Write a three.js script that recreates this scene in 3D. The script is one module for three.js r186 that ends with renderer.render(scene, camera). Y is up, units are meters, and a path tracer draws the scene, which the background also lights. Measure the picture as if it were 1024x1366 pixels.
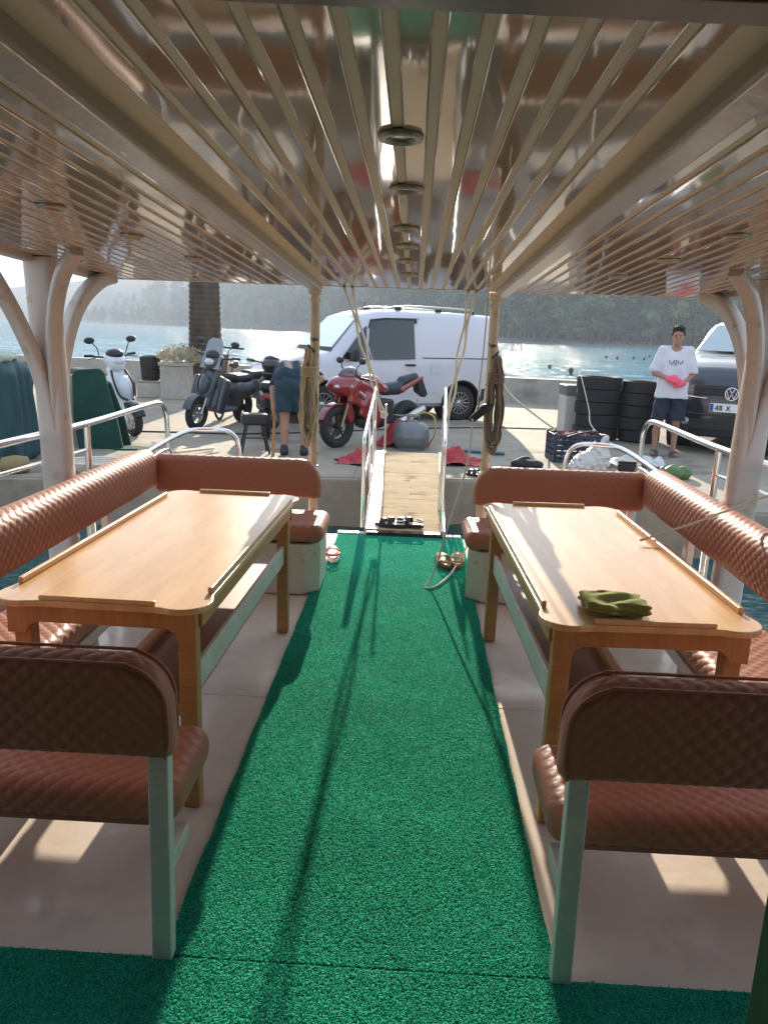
import * as THREE from 'three';
import { RoundedBoxGeometry } from 'three/addons/geometries/RoundedBoxGeometry.js';
import { mergeGeometries, mergeVertices, toCreasedNormals } from 'three/addons/utils/BufferGeometryUtils.js';
import { Brush, Evaluator, SUBTRACTION } from 'three-bvh-csg';
import { FontLoader } from 'three/addons/loaders/FontLoader.js';
import { TextGeometry } from 'three/addons/geometries/TextGeometry.js';

// ---------------------------------------------------------------- camera, sky, sun, exposure
const scene = new THREE.Scene();
const V = (x, y, z) => new THREE.Vector3(x, y, z);
const camera = new THREE.PerspectiveCamera(2 * Math.atan(683 / 1026) * 180 / Math.PI, 767 / 1024, 0.05, 9000);
camera.position.set(0, 1.62, 0);
{ // tilted hand-held phone: pitched down 13 degrees, rolled 2 degrees, turned slightly
  const d = V((555 - 512) / 1026, -(443 - 683) / 1026, -1).normalize();
  const h = V(Math.cos(0.0349), -Math.sin(0.0349), 0);
  const n = h.clone().cross(d).normalize(); if (n.y < 0) n.negate();
  const rt = d.clone().cross(n);
  const m = new THREE.Matrix4().set(rt.x, rt.y, rt.z, 0, n.x, n.y, n.z, 0, -d.x, -d.y, -d.z, 0, 0, 0, 0, 1);
  camera.quaternion.setFromRotationMatrix(m);
}
const SUN_AZ = -0.025, SUN_EL = 0.327;
const sunDir = V(Math.sin(SUN_AZ) * Math.cos(SUN_EL), Math.sin(SUN_EL), -Math.cos(SUN_AZ) * Math.cos(SUN_EL));
{
  const w = 512, h = 256, data = new Float32Array(w * h * 4);
  for (let j = 0; j < h; j++) for (let i = 0; i < w; i++) {
    const th = ((j + 0.5) / h - 0.5) * Math.PI, ph = ((i + 0.5) / w - 0.5) * 2 * Math.PI;
    const dir = V(Math.cos(th) * Math.cos(ph), Math.sin(th), Math.cos(th) * Math.sin(ph));
    const e = Math.max(dir.y, 0), c = Math.max(-1, Math.min(1, dir.dot(sunDir))), ang = Math.acos(c);
    const k = Math.pow(1 - e, 5.5);
    const glow = 1.1 * Math.exp(-ang * 4.2) + 0.25 * Math.exp(-ang * 1.5);
    const o = (j * w + i) * 4;
    data[o] = 0.28 + 0.45 * k + glow * 1.0;
    data[o + 1] = 0.37 + 0.38 * k + glow * 0.93;
    data[o + 2] = 0.52 + 0.26 * k + glow * 0.80;
    data[o + 3] = 1;
  }
  const t = new THREE.DataTexture(data, w, h, THREE.RGBAFormat, THREE.FloatType);
  t.mapping = THREE.EquirectangularReflectionMapping; t.magFilter = t.minFilter = THREE.LinearFilter; t.needsUpdate = true;
  scene.background = t; scene.environment = t; scene.backgroundIntensity = 1.15; scene.environmentIntensity = 1.15;
}
const sun = new THREE.DirectionalLight(new THREE.Color().setRGB(1, 0.88, 0.70), 5);
sun.position.copy(sunDir.clone().multiplyScalar(40)).add(V(0, 0, -8)); sun.target.position.set(0, 0, -8);
sun.castShadow = true; sun.shadow.mapSize.set(4096, 4096); sun.shadow.bias = -0.0004;
Object.assign(sun.shadow.camera, { left: -16, right: 16, top: 14, bottom: -14, near: 1, far: 90 });
scene.add(sun, sun.target);
const renderer = new THREE.WebGLRenderer({ antialias: true });
renderer.toneMapping = THREE.LinearToneMapping; renderer.toneMappingExposure = 2.08;
renderer.shadowMap.enabled = true;
renderer.setSize(767, 1024);
scene.fog = new THREE.FogExp2(new THREE.Color().setRGB(0.72, 0.80, 0.88), 0.00085);

// ---------------------------------------------------------------- helpers
let seed = 7;
const rnd = () => { seed = (seed + 0x6D2B79F5) | 0; let t = Math.imul(seed ^ (seed >>> 15), 1 | seed); t = (t + Math.imul(t ^ (t >>> 7), 61 | t)) ^ t; return ((t ^ (t >>> 14)) >>> 0) / 4294967296; };
const rr = (a, b) => a + (b - a) * rnd();
const hash2 = (x, y, s = 0) => { let h = Math.imul(x, 374761393) ^ Math.imul(y, 668265263) ^ Math.imul(s, 1442695041); h = Math.imul(h ^ (h >>> 13), 1274126177); return ((h ^ (h >>> 16)) >>> 0) / 4294967296; };
function vnoise(x, y, per, s = 0) { // tileable value noise
  const xi = Math.floor(x), yi = Math.floor(y), fx = x - xi, fy = y - yi, m = (a) => ((a % per) + per) % per;
  const u = fx * fx * (3 - 2 * fx), v = fy * fy * (3 - 2 * fy);
  const a = hash2(m(xi), m(yi), s), b = hash2(m(xi + 1), m(yi), s), c = hash2(m(xi), m(yi + 1), s), d = hash2(m(xi + 1), m(yi + 1), s);
  return a + (b - a) * u + (c - a) * v + (a - b - c + d) * u * v;
}
function fbm(u, v, base, oct, s = 0) { let a = 0.5, t = 0, n = 0; for (let i = 0; i < oct; i++) { const p = base << i; t += a * vnoise(u * p, v * p, p, s + i); n += a; a *= 0.55; } return t / n; }
const clamp = (x, a = 0, b = 1) => Math.min(b, Math.max(a, x)), lerp = (a, b, t) => a + (b - a) * t;
const sst = (a, b, x) => { const t = clamp((x - a) / (b - a)); return t * t * (3 - 2 * t); };
function tex(w, h, fn, srgb = true, rep = [1, 1]) {
  const d = new Uint8Array(w * h * 4);
  for (let j = 0; j < h; j++) for (let i = 0; i < w; i++) {
    const c = fn(i / w, j / h, i, j), o = (j * w + i) * 4;
    if (typeof c === 'number') d[o] = d[o + 1] = d[o + 2] = clamp(c) * 255;
    else { d[o] = clamp(c[0]) * 255; d[o + 1] = clamp(c[1]) * 255; d[o + 2] = clamp(c[2]) * 255; }
    d[o + 3] = 255;
  }
  const t = new THREE.DataTexture(d, w, h); t.wrapS = t.wrapT = THREE.RepeatWrapping; t.magFilter = THREE.LinearFilter; t.minFilter = THREE.LinearMipmapLinearFilter; t.generateMipmaps = true;
  if (srgb) t.colorSpace = THREE.SRGBColorSpace; t.repeat.set(rep[0], rep[1]); t.needsUpdate = true; return t;
}
const col = (r, g, b) => new THREE.Color().setRGB(r, g, b);
const mat = (c, rough = 0.6, o = {}) => new THREE.MeshPhysicalMaterial({ color: Array.isArray(c) ? col(...c) : c, roughness: rough, side: THREE.DoubleSide, ...o });
const names = {};
function numbered(n) { const k = names[n] = (names[n] ?? -1) + 1; return k ? n + '_' + String(k).padStart(3, '0') : n; }
function thing(name, label, category, pos = [0, 0, 0], turn = 0, group) {
  const o = new THREE.Group(); o.name = numbered(name); o.position.set(...pos); o.rotation.y = turn;
  o.userData = { label, category }; if (group) o.userData.group = group; scene.add(o); return o;
}
function structure(name, geo, m) { const o = geo ? new THREE.Mesh(geo, m) : new THREE.Group(); o.name = name; o.userData = { kind: 'structure' }; scene.add(o); return o; }
function part(name, geo, m, parent) { const g = Array.isArray(geo) ? join(geo) : geo; const o = new THREE.Mesh(g, m); o.name = name; parent.add(o); return o; }
function solo(name, geo, m, label, category, group) { const o = part(numbered(name), geo, m, scene); o.userData = { label, category }; if (group) o.userData.group = group; return o; }
function clean(g, uv = true) { g = g.index ? g.toNonIndexed() : g.clone(); for (const k of Object.keys(g.attributes)) if (!['position', 'normal', 'uv'].includes(k)) g.deleteAttribute(k); if (!g.attributes.normal) g.computeVertexNormals(); if (!g.attributes.uv) g.setAttribute('uv', new THREE.BufferAttribute(new Float32Array(g.attributes.position.count * 2), 2)); g.morphAttributes = {}; g.clearGroups?.(); return g; }
const join = (a) => a.length === 1 ? a[0] : mergeGeometries(a.map((g) => clean(g)), false);
function boxUV(g, s = 1, swap = false) { // uv in metres from the face direction
  g = clean(g); const p = g.attributes.position, n = g.attributes.normal, uv = new Float32Array(p.count * 2);
  for (let i = 0; i < p.count; i += 3) {
    const ax = Math.abs(n.getX(i) + n.getX(i + 1) + n.getX(i + 2)), ay = Math.abs(n.getY(i) + n.getY(i + 1) + n.getY(i + 2)), az = Math.abs(n.getZ(i) + n.getZ(i + 1) + n.getZ(i + 2));
    for (let k = i; k < i + 3; k++) {
      let u, v; const x = p.getX(k), y = p.getY(k), z = p.getZ(k);
      if (ay >= ax && ay >= az) { u = x; v = z; } else if (ax >= az) { u = y; v = z; } else { u = x; v = y; }
      if (swap) [u, v] = [v, u];
      uv[k * 2] = u / s; uv[k * 2 + 1] = v / s;
    }
  }
  g.setAttribute('uv', new THREE.BufferAttribute(uv, 2)); return g;
}
const T = (g, x = 0, y = 0, z = 0) => g.translate(x, y, z);
const RB = (w, h, d, x = 0, y = 0, z = 0, r = 0.006, s = 2) => T(new RoundedBoxGeometry(w, h, d, s, Math.min(r, w * 0.49, h * 0.49, d * 0.49)), x, y, z);
const curve = (pts, closed = false, tension = 0.5) => new THREE.CatmullRomCurve3(pts.map((p) => p.isVector3 ? p : V(...p)), closed, 'catmullrom', tension);
const tube = (pts, r, seg = 32, closed = false, rad = 8) => new THREE.TubeGeometry(curve(pts, closed), seg, r, rad, closed);
function bar(a, b, r1, r2 = r1, n = 10) { a = V(...a); b = V(...b); const d = b.clone().sub(a); const g = new THREE.CylinderGeometry(r2, r1, d.length(), n, 1); g.translate(0, d.length() / 2, 0); g.applyQuaternion(new THREE.Quaternion().setFromUnitVectors(V(0, 1, 0), d.clone().normalize())); return g.translate(a.x, a.y, a.z); }
function beamBox(a, b, w, h, r = 0.006) { a = V(...a); b = V(...b); const d = b.clone().sub(a), L = d.length(); const g = new RoundedBoxGeometry(w, h, L, 2, r); const m = new THREE.Matrix4().lookAt(V(0, 0, 0), d, Math.abs(d.y) > 0.9 * L ? V(0, 0, 1) : V(0, 1, 0)); g.applyMatrix4(m); const c = a.add(b).multiplyScalar(0.5); return g.translate(c.x, c.y, c.z); }
function extrude(pts, depth, bevel = 0.004, holes = []) { const s = new THREE.Shape(pts.map((p) => new THREE.Vector2(...p))); for (const h of holes) s.holes.push(new THREE.Path(h.map((p) => new THREE.Vector2(...p)))); return new THREE.ExtrudeGeometry(s, { depth: depth - 2 * bevel, bevelEnabled: bevel > 0, bevelSize: bevel, bevelThickness: bevel, bevelSegments: 2, curveSegments: 10 }).translate(0, 0, bevel); }
const lathe = (pts, n = 24) => new THREE.LatheGeometry(pts.map((p) => new THREE.Vector2(...p)), n);
const flatY = (g) => g.rotateX(-Math.PI / 2); // extrude(xz outline) laid flat: shape y -> -z
// smooth solids: signed distances meshed by surface nets
const sd = {
  cap: (p, a, b, r1, r2 = r1) => { const bx = b[0] - a[0], by = b[1] - a[1], bz = b[2] - a[2], px = p[0] - a[0], py = p[1] - a[1], pz = p[2] - a[2]; const t = clamp((px * bx + py * by + pz * bz) / (bx * bx + by * by + bz * bz + 1e-9)); return Math.hypot(px - bx * t, py - by * t, pz - bz * t) - lerp(r1, r2, t); },
  ell: (p, c, r) => { const x = (p[0] - c[0]) / r[0], y = (p[1] - c[1]) / r[1], z = (p[2] - c[2]) / r[2]; const k = Math.hypot(x, y, z); const k1 = Math.hypot(x / r[0], y / r[1], z / r[2]); return k1 < 1e-6 ? -Math.min(...r) : k * (k - 1) / k1; },
  box: (p, c, h, r, rot = 0, ax = 'z') => { let x = p[0] - c[0], y = p[1] - c[1], z = p[2] - c[2]; if (rot) { const s = Math.sin(-rot), k = Math.cos(-rot); if (ax === 'z') [x, y] = [x * k - y * s, x * s + y * k]; else if (ax === 'y') [x, z] = [x * k + z * s, -x * s + z * k]; else [y, z] = [y * k - z * s, y * s + z * k]; } const qx = Math.abs(x) - h[0] + r, qy = Math.abs(y) - h[1] + r, qz = Math.abs(z) - h[2] + r; return Math.hypot(Math.max(qx, 0), Math.max(qy, 0), Math.max(qz, 0)) + Math.min(Math.max(qx, qy, qz), 0) - r; },
  u: (k, ...d) => { let a = d[0]; for (let i = 1; i < d.length; i++) { const b = d[i], h = clamp(0.5 + 0.5 * (b - a) / k); a = b + (a - b) * h - k * h * (1 - h); } return a; },
};
function nets(f, lo, hi, c) {
  const nx = Math.ceil((hi[0] - lo[0]) / c) + 1, ny = Math.ceil((hi[1] - lo[1]) / c) + 1, nz = Math.ceil((hi[2] - lo[2]) / c) + 1;
  const F = new Float32Array(nx * ny * nz), id = (i, j, k) => (k * ny + j) * nx + i;
  for (let k = 0; k < nz; k++) for (let j = 0; j < ny; j++) for (let i = 0; i < nx; i++) F[id(i, j, k)] = f([lo[0] + i * c, lo[1] + j * c, lo[2] + k * c]);
  const vi = new Int32Array(nx * ny * nz).fill(-1), P = [], I = [];
  const ed = [[0, 1], [2, 3], [4, 5], [6, 7], [0, 2], [1, 3], [4, 6], [5, 7], [0, 4], [1, 5], [2, 6], [3, 7]];
  for (let k = 0; k < nz - 1; k++) for (let j = 0; j < ny - 1; j++) for (let i = 0; i < nx - 1; i++) {
    const v = []; for (let q = 0; q < 8; q++) v.push(F[id(i + (q & 1), j + ((q >> 1) & 1), k + (q >> 2))]);
    let x = 0, y = 0, z = 0, n = 0;
    for (const [a, b] of ed) if ((v[a] < 0) !== (v[b] < 0)) { const t = v[a] / (v[a] - v[b]); x += lerp(a & 1, b & 1, t); y += lerp((a >> 1) & 1, (b >> 1) & 1, t); z += lerp(a >> 2, b >> 2, t); n++; }
    if (n) { vi[id(i, j, k)] = P.length / 3; P.push(lo[0] + (i + x / n) * c, lo[1] + (j + y / n) * c, lo[2] + (k + z / n) * c); }
  }
  for (let k = 1; k < nz - 1; k++) for (let j = 1; j < ny - 1; j++) for (let i = 1; i < nx - 1; i++) {
    const a = F[id(i, j, k)] < 0;
    const q = (A, B, C, D, fl) => { if (A < 0 || B < 0 || C < 0 || D < 0) return; if (fl) I.push(A, B, C, A, C, D); else I.push(A, C, B, A, D, C); };
    if (a !== F[id(i + 1, j, k)] < 0) q(vi[id(i, j - 1, k - 1)], vi[id(i, j, k - 1)], vi[id(i, j, k)], vi[id(i, j - 1, k)], a);
    if (a !== F[id(i, j + 1, k)] < 0) q(vi[id(i - 1, j, k - 1)], vi[id(i - 1, j, k)], vi[id(i, j, k)], vi[id(i, j, k - 1)], a);
    if (a !== F[id(i, j, k + 1)] < 0) q(vi[id(i - 1, j - 1, k)], vi[id(i, j - 1, k)], vi[id(i, j, k)], vi[id(i - 1, j, k)], a);
  }
  const g = new THREE.BufferGeometry(); g.setAttribute('position', new THREE.Float32BufferAttribute(P, 3)); g.setIndex(I); g.computeVertexNormals();
  g.setAttribute('uv', new THREE.BufferAttribute(new Float32Array(P.length / 3 * 2), 2)); return g;
}
// quilted cushion: length L along x, height h (y 0..h), depth d (z centred); c0/c1 round the top corner at the ends
function cushion(L, h, d, r, o = {}) {
  const { c0 = 0, c1 = 0, pitch = 0.052, cell = 0.006, depth = 0.0022, e = Math.min(r, 0.05), belly = 0 } = o;
  const per = []; const hx = d / 2 - r, hy = h / 2 - r, arc = Math.PI / 2 * r, total = 4 * hx + 4 * hy + 4 * arc, N = Math.round(total / cell);
  for (let i = 0; i < N; i++) {
    let s = i / N * total, y, z; // start bottom back, go round
    const seg = [2 * hy, arc, 2 * hx, arc, 2 * hy, arc, 2 * hx, arc]; let k = 0; while (s > seg[k] && k < 7) { s -= seg[k]; k++; }
    const a = s / r;
    if (k === 0) { z = -d / 2; y = -hy + s; } else if (k === 1) { z = -hx - r * Math.cos(a); y = hy + r * Math.sin(a); } else if (k === 2) { z = -hx + s; y = h / 2; } else if (k === 3) { z = hx + r * Math.sin(a); y = hy + r * Math.cos(a); }
    else if (k === 4) { z = d / 2; y = hy - s; } else if (k === 5) { z = hx + r * Math.cos(a); y = -hy - r * Math.sin(a); } else if (k === 6) { z = hx - s; y = -h / 2; } else { z = -hx - r * Math.sin(a); y = -hy - r * Math.cos(a); }
    per.push([y, z, i / N * total]);
  }
  const M = Math.round(L / cell), P = [], I = [];
  const st = []; for (let i = 0; i <= 6; i++) st.push([e * (1 - Math.cos(i / 6 * Math.PI / 2)), Math.sin(i / 6 * Math.PI / 2)]);
  for (let i = 1; i < M; i++) { const x = e + (L - 2 * e) * i / M; st.push([x, 1]); }
  for (let i = 6; i >= 0; i--) st.push([L - e * (1 - Math.cos(i / 6 * Math.PI / 2)), Math.sin(i / 6 * Math.PI / 2)]);
  const rows = st.length;
  for (const [x, f] of st) {
    const sh = 1 - f; let top = h;
    if (c0 && x < c0) top -= c0 - Math.sqrt(Math.max(0, c0 * c0 - (c0 - x) ** 2)); if (c1 && x > L - c1) top -= c1 - Math.sqrt(Math.max(0, c1 * c1 - (x - L + c1) ** 2));
    for (const [y, z, s] of per) {
      let yy = y, zz = z; const ln = Math.hypot(y, z) || 1;
      yy *= 1 - Math.min(1, sh * e / (h / 2)); zz *= 1 - Math.min(1, sh * e / (d / 2));
      const u = (x + s) / pitch, v = (x - s) / pitch, du = Math.abs(u - Math.round(u)) * pitch * 0.7, dv = Math.abs(v - Math.round(v)) * pitch * 0.7;
      const g = Math.exp(-((du / 0.0045) ** 2)) + Math.exp(-((dv / 0.0045) ** 2)) + 0.45 * (Math.exp(-((du / 0.013) ** 2)) + Math.exp(-((dv / 0.013) ** 2)));
      const k = -depth * Math.min(1.5, g) * f + 0.004 * (fbm(((x * 0.6) % 1 + 1) % 1, ((s * 0.6) % 1 + 1) % 1, 4, 3, 17) - 0.5) * f + belly * Math.cos(y / h * 2.6) * (1 + 0.25 * Math.sin(x * 7.3) * Math.sin(x * 2.1 + 1));
      const nl = Math.hypot(y * d, z * h) || 1; // approx outward
      let ny = Math.abs(y) > hy ? (y - Math.sign(y) * hy) : 0, nz = Math.abs(z) > hx ? (z - Math.sign(z) * hx) : 0; const q = Math.hypot(ny, nz) || 1; ny /= q; nz /= q;
      yy += ny * k; zz += nz * k;
      P.push(x, (yy + h / 2) * top / h, zz);
    }
  }
  for (let i = 0; i < rows - 1; i++) for (let j = 0; j < N; j++) { const a = i * N + j, b = i * N + (j + 1) % N; I.push(a, b, a + N, b, b + N, a + N); }
  for (const [row, flip] of [[0, 1], [rows - 1, 0]]) { let cy = 0, cz = 0; for (let j = 0; j < N; j++) { cy += P[(row * N + j) * 3 + 1]; cz += P[(row * N + j) * 3 + 2]; } const ci = P.length / 3; P.push(st[row][0], cy / N, cz / N); for (let j = 0; j < N; j++) { const a = row * N + j, b = row * N + (j + 1) % N; if (flip) I.push(ci, b, a); else I.push(ci, a, b); } }
  const g = new THREE.BufferGeometry(); g.setAttribute('position', new THREE.Float32BufferAttribute(P, 3)); g.setIndex(I); g.computeVertexNormals();
  g.setAttribute('uv', new THREE.BufferAttribute(new Float32Array(P.length / 3 * 2), 2)); return g;
}

// ---------------------------------------------------------------- materials
const woodTex = (c0, c1, s) => tex(512, 512, (u, v) => { const w = fbm(u, v, 3, 3, s) * 0.05; const g = fbm(u + w, v * 0.08 + 0.1, 24, 4, s + 3), b = fbm(u, v, 4, 4, s + 9), f = fbm(u, v * 0.1, 96, 2, s + 20); let t = clamp(0.55 * g + 0.3 * b + 0.25 * f - 0.05); for (const [cx, cy, r] of [[0.3, 0.4, 0.05], [0.72, 0.2, 0.045], [0.55, 0.8, 0.048]]) { const d = Math.hypot(u - cx, v - cy); t -= 0.10 * Math.exp(-(((d - r) / 0.004) ** 2)) * (0.4 + vnoise(u * 20, v * 20, 20, 5)); } t -= 0.12 * sst(0.985, 1, fbm(u * 0.02 + v * 0.3, v, 200, 1, s + 50)); return [0, 1, 2].map((i) => lerp(c0[i], c1[i], t)); });
const tWood = woodTex([0.76, 0.55, 0.34], [0.93, 0.76, 0.53], 3);
const tWood2 = woodTex([0.62, 0.41, 0.23], [0.82, 0.60, 0.38], 40);
const M = {};
M.table = mat([1, 1, 1], 0.30, { map: tWood, clearcoat: 0.35, clearcoatRoughness: 0.25 });
M.leg = mat([1, 1, 1], 0.42, { map: tWood2 });
M.shelf = mat([0.30, 0.17, 0.12], 0.45, { map: tex(256, 256, (u, v) => { const t = fbm(u, v, 6, 5, 61); return [0.75 + 0.25 * t, 0.72 + 0.25 * t, 0.7 + 0.25 * t]; }) });
M.mint = mat([0.74, 0.72, 0.68], 0.45, { map: tex(256, 256, (u, v) => { const t = fbm(u, v, 8, 5, 71), c = t > 0.80 ? 0.85 : 1; return [(0.88 + 0.12 * t) * c, (0.88 + 0.12 * t) * c, (0.86 + 0.12 * t) * c]; }) });
M.leather = mat([0.39, 0.160, 0.098], 0.5, { specularIntensity: 0.7, sheen: 0.0, map: null, bumpMap: null });
M.nickel = mat([0.50, 0.46, 0.42], 0.38, { metalness: 0.55 });
M.floor = mat([0.84, 0.755, 0.68], 0.24, { map: tex(1024, 1024, (u, v) => { const a = fbm(u, v, 4, 6, 81), b = fbm(u, v, 32, 4, 90), st = sst(0.62, 0.78, fbm(u, v, 10, 4, 99)); const k = 0.90 + 0.07 * a + 0.04 * b - 0.04 * st; return [k, k * 0.985, k * 0.965]; }), roughnessMap: tex(512, 512, (u, v) => 0.55 + 0.9 * (fbm(u, v, 8, 5, 101) - 0.3), false), bumpMap: tex(512, 512, (u, v) => fbm(u, v, 24, 4, 111), false), bumpScale: 0.0015 });
M.carpet = mat([0.030, 0.48, 0.30], 0.95, { specularIntensity: 0.2, map: tex(512, 512, (u, v, i, j) => { const n = hash2(i >> 1, j >> 1, 5) * 0.5 + 0.5 * hash2(i, j, 6), p = fbm(u, v, 5, 4, 7); const k = 0.55 + 0.45 * n + 0.25 * (p - 0.5); return [k, k, k]; }), bumpMap: tex(512, 512, (u, v, i, j) => hash2(i >> 1, j >> 1, 8), false), bumpScale: 0.006 });
M.white = mat([0.68, 0.595, 0.525], 0.32, { map: tex(512, 512, (u, v) => { const a = fbm(u, v, 4, 6, 121), s = sst(0.66, 0.8, fbm(u, v, 14, 4, 131)); const k = 0.9 + 0.1 * a; return [k - 0.08 * s, k - 0.12 * s, k - 0.18 * s]; }) });
M.whiteBox = M.white;
M.panel = mat([0.47, 0.345, 0.265], 0.05, { ior: 1.7, bumpMap: tex(1024, 256, (u, v) => fbm(u, v, 5, 3, 141), false), bumpScale: 0.0011 });
M.groove = mat([0.78, 0.65, 0.54], 0.5);
M.beam = mat([0.50, 0.38, 0.30], 0.22, { bumpMap: tex(256, 256, (u, v) => fbm(u, v, 30, 3, 151), false), bumpScale: 0.001 });
M.chrome = mat([0.78, 0.77, 0.75], 0.16, { metalness: 1 });
M.steel = mat([0.62, 0.60, 0.57], 0.28, { metalness: 1 });
M.dark = mat([0.018, 0.018, 0.02], 0.5);
M.rubber = mat([0.022, 0.022, 0.024], 0.75);
M.black = mat([0.015, 0.016, 0.018], 0.25, { clearcoat: 0.6, clearcoatRoughness: 0.15 });
M.darkwood = mat([0.035, 0.018, 0.012], 0.35);
const tConc = tex(1024, 1024, (u, v) => { const a = fbm(u, v, 3, 7, 161), b = fbm(u, v, 40, 4, 171), s = sst(0.58, 0.75, fbm(u, v, 6, 5, 181)); const k = 0.70 + 0.22 * a + 0.12 * (b - 0.5) - 0.14 * s; return [k, k * 0.965, k * 0.90]; });
M.conc = mat([0.47, 0.435, 0.385], 0.85, { map: tConc, bumpMap: tex(512, 512, (u, v) => fbm(u, v, 40, 4, 191), false), bumpScale: 0.006 });
M.concDark = M.conc;
M.wallPaint = mat([0.62, 0.62, 0.61], 0.8, { map: tConc });
M.ply = mat([0.58, 0.46, 0.31], 0.9, { specularIntensity: 0.3, map: tex(512, 512, (u, v) => { const g = fbm(u * 0.15, v, 48, 4, 201), s = sst(0.55, 0.8, fbm(u * 0.5, v, 8, 5, 211)); const k = 0.82 + 0.2 * g - 0.28 * s; return [k, k * 0.96 - 0.02 * s, k * 0.9 - 0.05 * s]; }) });
M.rope = mat([0.50, 0.40, 0.27], 0.9);
M.ropeWhite = mat([0.62, 0.58, 0.50], 0.85);
M.post = mat([1, 1, 1], 0.55, { map: tex(256, 512, (u, v) => { const a = fbm(u, v, 6, 5, 221), s = sst(0.62, 0.74, fbm(u, v, 10, 4, 231)); const k = 0.72 + 0.16 * a; return [lerp(k, 0.36, s), lerp(k * 0.91, 0.26, s), lerp(k * 0.76, 0.18, s)]; }) });
M.skin = mat([0.36, 0.19, 0.125], 0.55);
M.hair = mat([0.012, 0.009, 0.008], 0.6);
M.glass = mat([0.9, 0.95, 0.95], 0.02, { transmission: 1, thickness: 0, ior: 1.5 });
M.tint = mat([0.25, 0.30, 0.30], 0.03, { transmission: 1, thickness: 0, ior: 1.5 });

// ---------------------------------------------------------------- sea, quay, sea wall
const SEA = -0.42, Q = 0.1;
{
  const P = [], uv = [], I = [], zs = [], xs = [];
  for (let i = 0; i <= 260; i++) { const t = i / 260; zs.push(6 - (t < 0.6 ? t * 170 : 102 + (Math.pow((t - 0.6) / 0.4, 3)) * 5200)); }
  for (let i = 0; i <= 200; i++) { const t = i / 100 - 1; xs.push(Math.sign(t) * (Math.abs(t) * 40 + Math.pow(Math.abs(t), 5) * 3600)); }
  for (const z of zs) for (const x of xs) {
    const d = Math.hypot(x, z), a = clamp(1 - d / 130);
    const y = a * (0.03 * Math.sin(x * 0.9 + z * 2.1) + 0.025 * Math.sin(x * -1.3 + z * 1.4 + 2) + 0.02 * Math.sin(x * 2.3 + z * 3.1 + 4));
    P.push(x, SEA + y * 1.6, z); uv.push(x / 13, z / 6);
  }
  const n = xs.length; for (let j = 0; j < zs.length - 1; j++) for (let i = 0; i < n - 1; i++) { const a = j * n + i; I.push(a, a + 1, a + n, a + 1, a + n + 1, a + n); }
  const g = new THREE.BufferGeometry(); g.setAttribute('position', new THREE.Float32BufferAttribute(P, 3)); g.setAttribute('uv', new THREE.Float32BufferAttribute(uv, 2)); g.setIndex(I); g.computeVertexNormals();
  const wb = tex(1024, 1024, (u, v) => 0.5 * fbm(u, v, 6, 5, 301) + 0.5 * (1 - Math.abs(2 * fbm(u + 0.3, v * 1.0, 12, 5, 311) - 1)), false);
  M.sea = mat([0.045, 0.21, 0.27], 0.1, { ior: 1.33, specularIntensity: 0.7, bumpMap: wb, bumpScale: 0.6 });
  // darker sea copy around the boat, hull shade put into its colour, clear turquoise bay outside the quay
  M.seaShaded = mat([0.03, 0.085, 0.08], 0.1, { ior: 1.33, specularIntensity: 0.7, bumpMap: wb, bumpScale: 0.3 });
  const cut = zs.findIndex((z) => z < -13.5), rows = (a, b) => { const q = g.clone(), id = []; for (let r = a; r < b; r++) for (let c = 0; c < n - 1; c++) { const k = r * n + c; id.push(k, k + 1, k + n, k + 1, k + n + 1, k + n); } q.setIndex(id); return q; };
  structure('shade_tinted_water', rows(0, cut), M.seaShaded);
  structure('sea', rows(cut, zs.length - 1), M.sea);
}
const edge = (x) => x < -1 ? -7.9 + (-1 - x) * 0.22 : x < 1.2 ? -7.9 - (x + 1) * 0.14 : Math.min(-8.2 + (x - 1.2) * 0.75, -7.05);
const wallZ = (x) => -18.9 + (x - 0.5) * 0.175;
{
  const quay = structure('quay');
  const E = []; for (const x of [-40, -12, -6, -3.5, -1, 1.2, 2.0, 2.75, 8, 40]) E.push([x, -(x < -6 ? edge(-6) : edge(x))]);
  const outline = [...E, [40, 14], [40, -wallZ(40)], [-40, -wallZ(-40)]].filter((p) => !(p[0] === 40 && p[1] === 14));
  part('quay_body', boxUV(flatY(extrude(outline, 1.0, 0.02)).translate(0, Q - 1.006, 0), 5), M.concDark, quay);
  // cast concrete bays with open joints
  const cell = 3.4;
  for (let ix = -8; ix < 9; ix++) for (let iz = 0; iz < 4; iz++) {
    const x0 = ix * cell - 0.6 + 0.006, x1 = x0 + cell - 0.012;
    const za0 = iz === 0 ? edge(Math.max(x0, -6)) - 0.03 : -7.4 - iz * 2.9 - 0.006, za1 = iz === 0 ? edge(Math.max(x1, -6)) - 0.03 : za0;
    const zm = []; if (iz === 0) for (const k of [-3.5, -1, 1.2, 2.0, 2.75]) if (k > x0 && k < x1) zm.push([k, -(edge(k) - 0.03)]);
    let zb0 = -7.4 - (iz + 1) * 2.9 + 0.006, zb1 = zb0; if (iz === 3) { zb0 = wallZ(x0) + 0.24; zb1 = wallZ(x1) + 0.24; }
    if (zb0 > za0 - 0.3) continue;
    const g = boxUV(flatY(extrude([[x0, -za0], ...zm, [x1, -za1], [x1, -zb1], [x0, -zb0]], 0.06, 0.006)).translate(0, Q - 0.056 + hash2(ix + 20, iz) * 0.003, 0), 5);
    part('concrete_slab', g, M.conc, quay);
  }
}
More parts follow.
